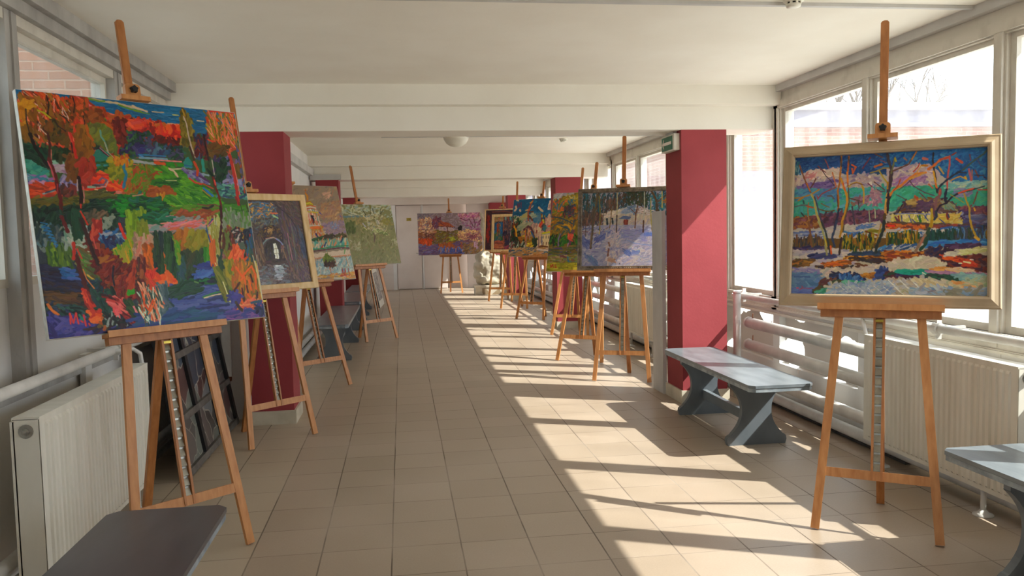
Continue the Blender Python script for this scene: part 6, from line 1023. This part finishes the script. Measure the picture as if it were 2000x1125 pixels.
# ---------------------------------------------------------------- ceiling fittings, signs
def dome(label, x, y):
    t = thing('ceiling_lamp', label, 'ceiling lamp', (x, y, ZC)); bm = lathe(BM(), [(.152, 0), (.155, -.012), (.148, -.04), (.12, -.085), (.075, -.115), (.03, -.128), (.002, -.13)], seg=32)
    obj('shade', bm, M['sign_white'], t, True); obj('base', lathe(BM(), [(.158, 0), (.158, -.008), (.15, -.012)], seg=32), M['metal'], t)
dome('frosted dome ceiling lamp over the middle of the corridor', .70, 9.98)
def detector(label, x, y):
    t = thing('smoke_detector', label, 'smoke detector', (x, y, ZC)); obj('base', lathe(BM(), [(.052, 0), (.052, -.014), (.046, -.018)], seg=24), M['sign_white'], t, True)
    obj('sensor_head', lathe(BM(), [(.038, -.028), (.036, -.042), (.012, -.045)], seg=24), M['sign_white'], t, True)
    bm = BM()
    for k in range(8): a = k*math.pi/4; bx(bm, .034, .041, -.006, .006, -.03, -.016, Matrix.Rotation(a, 4, 'Z'))
    obj('vent_rib', bm, M['sign_white'], t); obj('sensor_core', lathe(BM(), [(.034, -.016), (.034, -.03)], seg=16), M['black'], t)
detector('round white smoke detector on the ceiling close to the camera', 2.07, 4.08); detector('small smoke detector on the ceiling beyond the first beam', 2.09, 10.25)
t = thing('exit_sign', 'green and white exit sign with an arrow on the red column', 'sign', (2.345, 6.86, 2.245))
obj('housing', box(-.024, .024, -.17, .16, -.07, .07), M['sign_white'], t, bevel=.004)
obj('green_face', box(-.027, -.0245, -.13, .15, -.058, .058), M['sign_green'], t)
bm = BM(); prism(bm, [(.135, 0), (.085, .045), (.085, .026), (.104, .013), (-.105, .013), (-.105, -.013), (.104, -.013), (.085, -.026), (.085, -.045)], -.0295, -.0272, 'x'); obj('arrow', bm, M['sign_arrow'], t)
obj('bracket', box(-.01, .024, -.1, .1, .07, .095), M['trunking'], t)
t = thing('door_plate', 'small yellow number plate on the far door wall', 'sign', (.22, YF-.05, 1.935))
obj('plate', box(-.062, .062, -.006, 0, -.04, .04), M['plate'], t)
bm = BM(); bx(bm, -.03, -.006, -.008, -.006, .008, .014); bx(bm, -.03, -.024, -.008, -.006, -.014, .014); bx(bm, -.002, .018, -.008, -.006, -.004, .012); bx(bm, .022, .03, -.008, -.006, -.012, .014); obj('digit', bm, M['plate_ink'], t)
tag(obj('upright_board', box(2.335, 2.368, 7.08, 7.37, 0, 1.67), M['trunking'], bevel=.003), 'tall narrow grey board standing against the side of the red column', 'board')
# small paint marks on the spandrel
t = thing('paint_mark', 'small white hook and L shaped mark low on the wall behind the bench', 'mark', (XR-.006, 6.16, .30))
for q in (((.0, .03), (.045, .03), (.045, .0)), ((.07, .035), (.07, .0), (.10, .0))):
    bm = BM(); bar(bm, (0, *q[0]), (0, *q[1]), .007, .002, (0, 0, 1), .003); bar(bm, (0, *q[1]), (0, *q[2]), .007, .002, (0, 1, 0), .003); obj('letter', bm, M['sign_arrow'], t)

# ---------------------------------------------------------------- benches
def bench(label, x0, x1, y0, y1, s0, s1, group=None, z=.49, seat='bench'):
    cx = (x0+x1)/2; t = thing('bench', label, 'bench', (cx, (y0+y1)/2, 0), 0, group); w = (x1-x0)/2; h = (y1-y0)/2; oy = (y0+y1)/2
    c = .035
    pl = [(-w+c, -h), (w-c, -h), (w, -h+c), (w, h-c), (w-c, h), (-w+c, h), (-w, h-c), (-w, -h+c)]
    bm = prism(BM(), pl, z-.019, z, 'z'); obj('seat', bm, M[seat], t, bevel=.003)
    p2 = [(a*.985, b*.996) for a, b in pl]; bm = prism(BM(), p2, z-.044, z-.021, 'z'); obj('seat_underlay', bm, M['bench_edge'], t, bevel=.003)
    for yy in (s0-oy, s1-oy):
        H = z-.044; right = []
        W = w*.97
        for k in range(0, 15):
            q = k/14; zz = .085 + (H-.03-.085)*q
            right.append((W*(.50 + .37*abs(2*q-.95)**2.2), zz))
        prof = [(W*.98, 0.0), (W*1.02, .03), (W*1.0, .055), (W*.93, .068), (W*.88, .072)] + right + [(W*.9, H-.03), (W*.9, H)]
        poly = prof + [(-a, b) for a, b in reversed(prof)]
        bm = prism(BM(), poly, yy-.02, yy+.02, 'y'); obj('leg', bm, M['bench_leg'], t, bevel=.003)
    obj('stretcher', box(-.018, .018, s0-oy+.02, s1-oy-.02, .13, .20), M['bench'], t, bevel=.003)
    return t
bench('grey bench standing in the sun before the first red column', 2.18, 2.62, 4.86, 6.60, 5.27, 6.24)
bench('grey bench cut by the frame beside the winter cottage easel', 2.375, 2.815, 1.6, 3.30, 1.98, 2.92)
bench('dark grey bench end under the autumn pond easel, cut by the frame', -1.115, -.685, 1.45, 3.15, 1.85, 2.74, seat='bench_dark')
bench('grey bench between the bell tower easel and the blossom tree easel', -1.05, -.635, 9.45, 12.1, 9.95, 11.6)
bench('grey bench along the solid wall just past the second column', -1.05, -.64, 12.75, 14.95, 13.1, 14.5)
bench('farthest grey bench, with a picture propped against it', -1.05, -.64, 15.1, 17.2, 15.5, 16.8)

# ---------------------------------------------------------------- easels
def easel(label, cx, cy, a, L, st, stop, scl, ts=.185, hs=.275, scb=.29, smb=.31, th=.285, rear=.53):
    t = thing('easel', label, 'easel', (cx, cy, 0), a, 'beech easels along the gallery')
    sL, cL = math.sin(L), math.cos(L)
    P = lambda u, s_, off=0.: (u, s_*sL - off*cL, s_*cL + off*sL)      # a point on the leaning front plane
    A = Matrix.Rotation(-L, 4, 'X')
    for s_ in (-1, 1):
        bm = BM(); bar(bm, (s_*hs, 0, 0.006), P(s_*ts, st-.035), .040, .020, (1, 0, 0)); obj('front_leg', bm, M['wood'], t, bevel=.003)
    # rear leg hinged behind the head
    bm = BM(); bar(bm, (0, rear, .006), P(0, st-.02, -.035), .040, .022, (1, 0, 0)); obj('rear_leg', bm, M['wood2'], t, bevel=.003)
    k = scb/st; uw = hs + (ts-hs)*k
    bm = BM(); bar(bm, P(-uw+.012, scb), P(uw-.012, scb), .045, .018, P(0, 1)); obj('crossbar', bm, M['wood'], t, bevel=.003)
    # tray: thick lower rail and a lip proud of it
    bm = BM(); bx(bm, -th+.012, th-.012, -.012, .030, -.052, -.018, Matrix.Translation(P(0, st, .02)) @ A); o = obj('tray_rail', bm, M['wood2'], t, bevel=.003)
    bm = BM(); bx(bm, -th, th, -.045, .026, -.018, 0, Matrix.Translation(P(0, st, .02)) @ A); bx(bm, -th, th, -.050, -.040, -.018, .012, Matrix.Translation(P(0, st, .02)) @ A); obj('tray', bm, M['wood'], t, bevel=.002)
    # mast with rounded top, twin rails below with the steel ratchet between
    w = .020; zt = stop
    prof = [(-w, 0), (w, 0), (w, zt-st+.1-.012), (w*.6, zt-st+.1-.002), (0, zt-st+.1), (-w*.6, zt-st+.1-.002), (-w, zt-st+.1-.012)]
    bm = prism(BM(), prof, -.009, .009, 'y'); bmesh.ops.transform(bm, matrix=Matrix.Translation(P(0, st-.1, -.010)) @ A, verts=bm.verts); obj('mast', bm, M['wood2'], t, bevel=.002)
    bm = BM()
    for s_ in (-1, 1): bar(bm, P(s_*.0215, smb-.04, .002), P(s_*.0215, st-.04, .002), .011, .022, (1, 0, 0))
    obj('mast_rail', bm, M['wood2'], t, bevel=.0015)
    bm = BM(); n = 16; dz = (st-.06-smb)/n
    bx(bm, -.015, .015, .004, .007, smb, st-.05, Matrix.Translation(P(0, 0, 0)) @ A)
    for i in range(n):
        z0 = smb + i*dz; p0 = [(0.006, z0), (-.008, z0+dz*.08), (.006, z0+dz*.94)]
        prism_ = BM(); prism(prism_, [(b, c) for b, c in p0], -.0135, .0135, 'x'); bmesh.ops.transform(prism_, matrix=A, verts=prism_.verts)
        me_ = bpy.data.meshes.new('tmp'); prism_.to_mesh(me_); prism_.free(); bm.from_mesh(me_); bpy.data.meshes.remove(me_)
    obj('ratchet', bm, M['metal'], t)
    bm = BM(); bx(bm, -.018, .018, -.014, -.006, st-.072, st-.060, A); obj('ratchet_catch', bm, M['brass'], t, bevel=.002)
    # upper clamp
    c0 = Matrix.Translation(P(0, scl, 0)) @ A
    prof = [(-.036, 0), (.036, 0), (.036, .07)] + [(.036-.016+.016*math.cos(q*math.pi/8), .07+.016*math.sin(q*math.pi/8)) for q in range(1, 5)] + [(-.036+.016-.016*math.cos(q*math.pi/8), .07+.016*math.sin(q*math.pi/8)) for q in range(4, 0, -1)] + [(-.036, .07)]
    bm = prism(BM(), prof, -.034, -.002, 'y'); bmesh.ops.transform(bm, matrix=c0, verts=bm.verts); cl = obj('clamp', bm, M['wood'], t, bevel=.002)
    bm = BM(); bx(bm, -.07, .07, -.055, .0, 0, .022, c0); obj('clamp_bar', bm, M['wood'], cl, bevel=.002)
    bm = BM(); prof = []
    for q in range(10): r_ = .020 if q % 2 == 0 else .0135; prof.append((r_*math.cos(q*math.pi/5+.3), .055 + r_*math.sin(q*math.pi/5+.3)))
    prism(bm, prof, -.056, -.034, 'y'); bmesh.ops.transform(bm, matrix=c0, verts=bm.verts); obj('knob', bm, M['black'], cl, bevel=.002)
    t['_p'] = 0; del t['_p']
    return t

def srgb_lin(c):
    c = np.clip(c, 0, 1); return np.where(c <= .04045, c/12.92, ((c+.055)/1.055)**2.4)
def picture(parent, p, W, H, off, gain, relief=.0016, name='painted_surface'):
    """the painted face as a fine relief grid carrying its pigment"""
    nx, ny = p.W, p.H
    xs = np.linspace(-W/2, W/2, nx); zs = np.linspace(H, 0, ny)
    X, Z = np.meshgrid(xs, zs); h = p.h.copy(); h[0] = h[-1] = 0; h[:, 0] = h[:, -1] = 0
    co = np.stack([X, -(off + h*relief), Z], -1).reshape(-1, 3)
    idx = np.arange(nx*ny).reshape(ny, nx); q = np.stack([idx[:-1, :-1], idx[1:, :-1], idx[1:, 1:], idx[:-1, 1:]], -1).reshape(-1, 4)
    me = bpy.data.meshes.new(name); me.vertices.add(len(co)); me.vertices.foreach_set('co', co.ravel())
    me.loops.add(q.size); me.loops.foreach_set('vertex_index', q.ravel()); me.polygons.add(len(q))
    me.polygons.foreach_set('loop_start', np.arange(0, q.size, 4)); me.update(calc_edges=True)
    lin = np.minimum(srgb_lin(p.c)*gain, .88); col = np.concatenate([lin.reshape(-1, 3), np.ones((nx*ny, 1))], 1).astype(np.float32)
    at = me.color_attributes.new('pigment', 'FLOAT_COLOR', 'POINT'); at.data.foreach_set('color', col.ravel())
    return link(name, me, M['oil'], parent, True)
def frame_mesh(W, H, prof):
    """mitred moulding: prof is (inset from the outer edge, height towards the viewer)"""
    bm = BM(); rings = []
    for ins, d in prof:
        rings.append([bm.verts.new((sx*(W/2-ins), -d, H/2 + sz*(H/2-ins))) for sx, sz in ((-1, -1), (1, -1), (1, 1), (-1, 1))])
    n = len(rings)
    for i in range(n):
        A_, B_ = rings[i], rings[(i+1) % n]
        for k in range(4): bm.faces.new((A_[k], A_[(k+1) % 4], B_[(k+1) % 4], B_[k]))
    return bm
def painting(label, p, cx, cy, a, L, st, W, H, u0, frame=None, gain=1.6, depth=.022, relief=.0016):
    """a picture standing on its easel's tray, leaning with the mast"""
    name = 'framed_painting' if frame else 'painting'
    sL, cL = math.sin(L), math.cos(L)
    base = Vector((u0, (st+.002)*sL - .004*cL, (st+.002)*cL + .004*sL))
    rot = Matrix.Rotation(a, 4, 'Z'); wp = rot @ base + Vector((cx, cy, 0))
    t = thing(name, label, 'painting', wp, 0); t.rotation_euler = (rot @ Matrix.Rotation(-L, 4, 'X')).to_euler()
    if not frame:
        obj('canvas', box(-W/2, W/2, -depth, 0, 0, H), M['canvas'], t, bevel=.004); picture(t, p, W-.004, H-.004, depth+.0006, gain, relief)
        t.children[-1].location = (0, 0, .002)
        return t
    wd, mat, prof = frame
    obj('frame', frame_mesh(W, H, prof), mat, t); b = wd-.004
    pc = picture(t, p, W-2*b, H-2*b, .010, gain, relief); pc.location = (0, 0, b)
    obj('backing', box(-W/2+.01, W/2-.01, -.006, -.001, .01, H-.01), M['dark'], t)
    return t
F_BEIGE = (.06, M['frame_beige'], [(0, 0), (0, .018), (.006, .024), (.014, .024), (.030, .030), (.044, .040), (.052, .040), (.054, .034), (.060, .030), (.060, 0)])
F_PINE = (.05, M['wood_light'], [(0, 0), (0, .024), (.002, .026), (.046, .026), (.050, .022), (.050, 0)])
F_THIN = (.022, M['wood_light'], [(0, 0), (0, .026), (.002, .028), (.019, .028), (.022, .024), (.022, 0)])
F_ROPE = (.045, M['frame_silver'], [(0, 0), (0, .022), (.006, .030), (.014, .026), (.030, .026), (.036, .032), (.041, .030), (.045, .022), (.045, 0)])

E_ = {
 'pond':    dict(cx=-.986, cy=3.846, a=.729, L=.193, st=1.104, stop=2.624, scl=2.205),
 'church':  dict(cx=-.897, cy=6.045, a=.747, L=.191, st=1.119, stop=2.617, scl=1.874),
 'tower':   dict(cx=-.759, cy=8.069, a=.733, L=.271, st=1.087, stop=2.45, scl=2.112),
 'blossom': dict(cx=-.315, cy=11.706, a=.697, L=.234, st=1.106, stop=2.615, scl=2.018),
 'village': dict(cx=1.233, cy=20.588, a=-.003, L=.160, st=.988, stop=2.463, scl=2.08),
 'cottage': dict(cx=2.216, cy=3.535, a=-.604, L=.209, st=1.113, stop=2.619, scl=1.972),
 'snow':    dict(cx=2.122, cy=7.730, a=-.425, L=.152, st=1.113, stop=2.491, scl=1.957),
 'garden':  dict(cx=1.988, cy=9.065, a=-.60, L=.28, st=1.063, stop=2.43, scl=2.05),
 'empty':   dict(cx=2.368, cy=11.411, a=-.51, L=.316, st=1.039, stop=2.60, scl=1.7),
 'square':  dict(cx=2.158, cy=13.754, a=-.72, L=.232, st=1.106, stop=2.472, scl=2.155),
 'icon':    dict(cx=2.170, cy=15.807, a=-.462, L=.146, st=1.135, stop=2.559, scl=1.913),
 'dark':    dict(cx=2.114, cy=17.606, a=-.50, L=.13, st=1.119, stop=2.346, scl=2.075),
}
EL = {
 'pond': 'beech easel holding the big red and green autumn pond canvas', 'church': 'beech easel holding the pine framed church interior',
 'tower': 'beech easel holding the bell tower canvas beside the first column', 'blossom': 'beech easel holding the pale green blossom tree canvas',
 'village': 'beech easel alone before the far wall holding the purple village picture', 'cottage': 'beech easel holding the wide framed winter cottage picture before the radiator',
 'snow': 'beech easel holding the silver framed snowy house picture', 'garden': 'beech easel holding the yellow garden canvas behind the snowy house picture',
 'empty': 'beech easel standing without a visible picture behind the garden canvas', 'square': 'beech easel holding the blue sky town square canvas',
 'icon': 'beech easel holding the pine framed icon wall picture', 'dark': 'farthest beech easel of the sunny row, beside the plaster sculpture'}
for k, e in E_.items(): easel(EL[k], **e)

def put(key, label, p, W, H, u0, frame=None, **kw):
    e = E_[key]; return painting(label, p, e['cx'], e['cy'], e['a'], e['L'], e['st'], W, H, u0, frame, **kw)
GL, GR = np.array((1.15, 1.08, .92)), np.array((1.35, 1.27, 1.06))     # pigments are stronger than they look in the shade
put('pond', 'huge unframed autumn pond painting in red, green and blue strokes', paint_autumn_pond(), 1.042, 1.094, .004, gain=GL, depth=.032, relief=.0022)
put('church', 'dark church interior painting in a pale pine frame', paint_church_interior(), 1.003, .747, 0, F_PINE, gain=1.9)
put('tower', 'unframed painting of an orange and white bell tower under a grey sky', paint_bell_tower(), .80, 1.017, .2075, gain=GL)
put('blossom', 'unframed pale green painting of one blossoming tree', paint_blossom_tree(), 1.18, .905, 0, gain=GL)
put('village', 'unframed purple and orange painting of a thatched cottage in an orchard', paint_village_orchard(), 1.64, 1.083, .009, gain=1.7)
put('cottage', 'winter cottage and bare trees painting in a wide beige frame', paint_winter_cottage(), 1.0, .847, .02, F_BEIGE, gain=GR, relief=.002)
ro = put('snow', 'snowy house among trees painting in a beaded silver frame', paint_snowy_house(), .95, .837, .012, F_ROPE, gain=GR)
put('garden', 'narrow looking yellow and green garden painting with signed corner', paint_golden_garden(), 1.035, .981, 0, gain=GR)
put('square', 'unframed town square painting with blue sky and white clouds', paint_blue_sky_square(), 1.161, 1.04, 0, gain=GR)
put('icon', 'painting of an icon on a wall in a pale pine frame', paint_icon_wall(), 1.021, .76, 0, F_PINE, gain=GR)
put('dark', 'dark red brown painting in a thin wooden frame behind the icon picture', paint_dark_icon(), .825, .93, 0, F_THIN, gain=GR)
# rope beads on the silver frame
bm = BM(); W_, H_ = .95, .837
def bead(x, z, ax):
    m = Matrix.Translation((x, -.029, z)) @ Matrix.Rotation(math.radians(35), 4, 'Y') @ Matrix.Diagonal((.0042, .005, .0095, 1))
    bmesh.ops.create_icosphere(bm, subdivisions=1, radius=1, matrix=m)
n = 50
for i in range(n):
    x = -W_/2+.022 + (W_-.044)*i/(n-1); bead(x, .022, 0); bead(x, H_-.022, 0)
for i in range(1, 43):
    z = .022 + (H_-.044)*i/43; bead(-W_/2+.022, z, 1); bead(W_/2-.022, z, 1)
obj('rope_beading', bm, M['frame_silver'], ro, True)

# ---------------------------------------------------------------- things leaning at the shaded side
ang = math.atan2(.165, .95)
t = thing('leaded_panel', 'dark barred leaded glass panel leaning on the rail behind the autumn pond easel', 'panel', (-1.37, 5.98, 0)); t.rotation_euler = (0, -ang, 0)
obj('glass_drawing', box(-.018, -.008, -.78, .78, .02, 1.0), M['leaded'], t)
M['bar_black'] = noisy('black_paint', '0c0c0e', '16161a', .5, 8, bump=.2); M['bar_grey'] = noisy('grey_bar_paint', '4c4844', '6a6660', .5, 12, bump=.3)
for y in (-.78, -.26, .24, .755): obj('upright_bar', box(-.012, .014, y-.03, y+.03, 0.0, 1.02), M['bar_black'], t, bevel=.002)
for z in (.03, .36, .75, 1.0): obj('cross_bar', box(-.010, .018, -.80, .78, z-.022, z+.022), M['bar_grey'], t, bevel=.003)
t = thing('propped_picture', 'small white mounted picture propped against the farthest bench', 'picture', (-.47, 17.0, 0)); t.rotation_euler = (0, -.2, -.05)
obj('board', box(-.05, -.012, 0, 1.15, 0, .82), M['dark'], t); obj('mount', box(-.012, -.004, 0, 1.15, 0, .82), M['sign_white'], t)
pz = NT('ink_drawing'); tcx = pz.n('ShaderNodeTexNoise'); tcx.inputs['Scale'].default_value = 7; rr_ = pz.n('ShaderNodeValToRGB'); rr_.color_ramp.elements[0].color = srgb('5c5450'); rr_.color_ramp.elements[1].color = srgb('b8b0a8'); rr_.color_ramp.elements[0].position = .4; rr_.color_ramp.elements[1].position = .6
pz.l(tcx.outputs[0], rr_.inputs[0]); pz.l(rr_.outputs[0], pz.b.inputs['Base Color']); obj('drawing', box(-.004, -.001, .12, 1.03, .14, .74), pz.m, t)

# ---------------------------------------------------------------- plaster sculpture on its plinth
t = thing('sculpture', 'lumpy pale plaster sculpture on a low stone plinth by the last column', 'sculpture', (2.1, 19.85, 0))
bm = BM(); rs = random.Random(11)
for x, y, z, rx, ry, rz in ((-.02, 0, .72, .26, .22, .34), (-.17, -.05, .90, .15, .16, .16), (-.22, -.08, .70, .15, .15, .14), (-.27, -.1, .50, .12, .13, .11), (-.13, -.05, .37, .20, .2, .12), (.22, 0, .62, .2, .2, .36), (.3, .03, .4, .16, .2, .16), (.0, 0, 1.02, .17, .15, .12), (.05, .0, .35, .3, .22, .12), (-.02, .04, 1.22, .09, .09, .18), (-.06, .05, 1.45, .07, .07, .17), (-.10, .05, 1.68, .055, .06, .15), (-.115, .05, 1.9, .045, .05, .14), (-.02, -.16, .52, .07, .08, .25), (.1, -.15, .85, .09, .09, .18)):
    bmesh.ops.create_icosphere(bm, subdivisions=3, radius=1, matrix=Matrix.Translation((x, y, z)) @ Matrix.Rotation(rs.uniform(-.4, .4), 4, 'Y') @ Matrix.Diagonal((rx, ry, rz, 1)))
sc = obj('figure', bm, M['plaster'], t, True)
md = sc.modifiers.new('join', 'REMESH'); md.mode = 'VOXEL'; md.voxel_size = .022; md.use_smooth_shade = True
tx = bpy.data.textures.new('lumps', 'CLOUDS'); tx.noise_scale = .12; dm = sc.modifiers.new('lumps', 'DISPLACE'); dm.texture = tx; dm.strength = .07; dm.mid_level = .5
pb = obj('plinth', bx(box(-.34, .46, -.22, .25, 0, .19), -.36, .48, -.24, .27, .19, .245), M['stone'], t, bevel=.006)
bm = BM()
prism(bm, [(-.16, .02), (.02, .02), (-.02, .08), (-.10, .17), (-.18, .17), (-.18, .06)], -.226, -.219, 'y'); prism(bm, [(.06, .02), (.3, .02), (.24, .16), (.16, .10)], -.226, -.219, 'y')
obj('inlay', bm, M['stone_dark'], t)
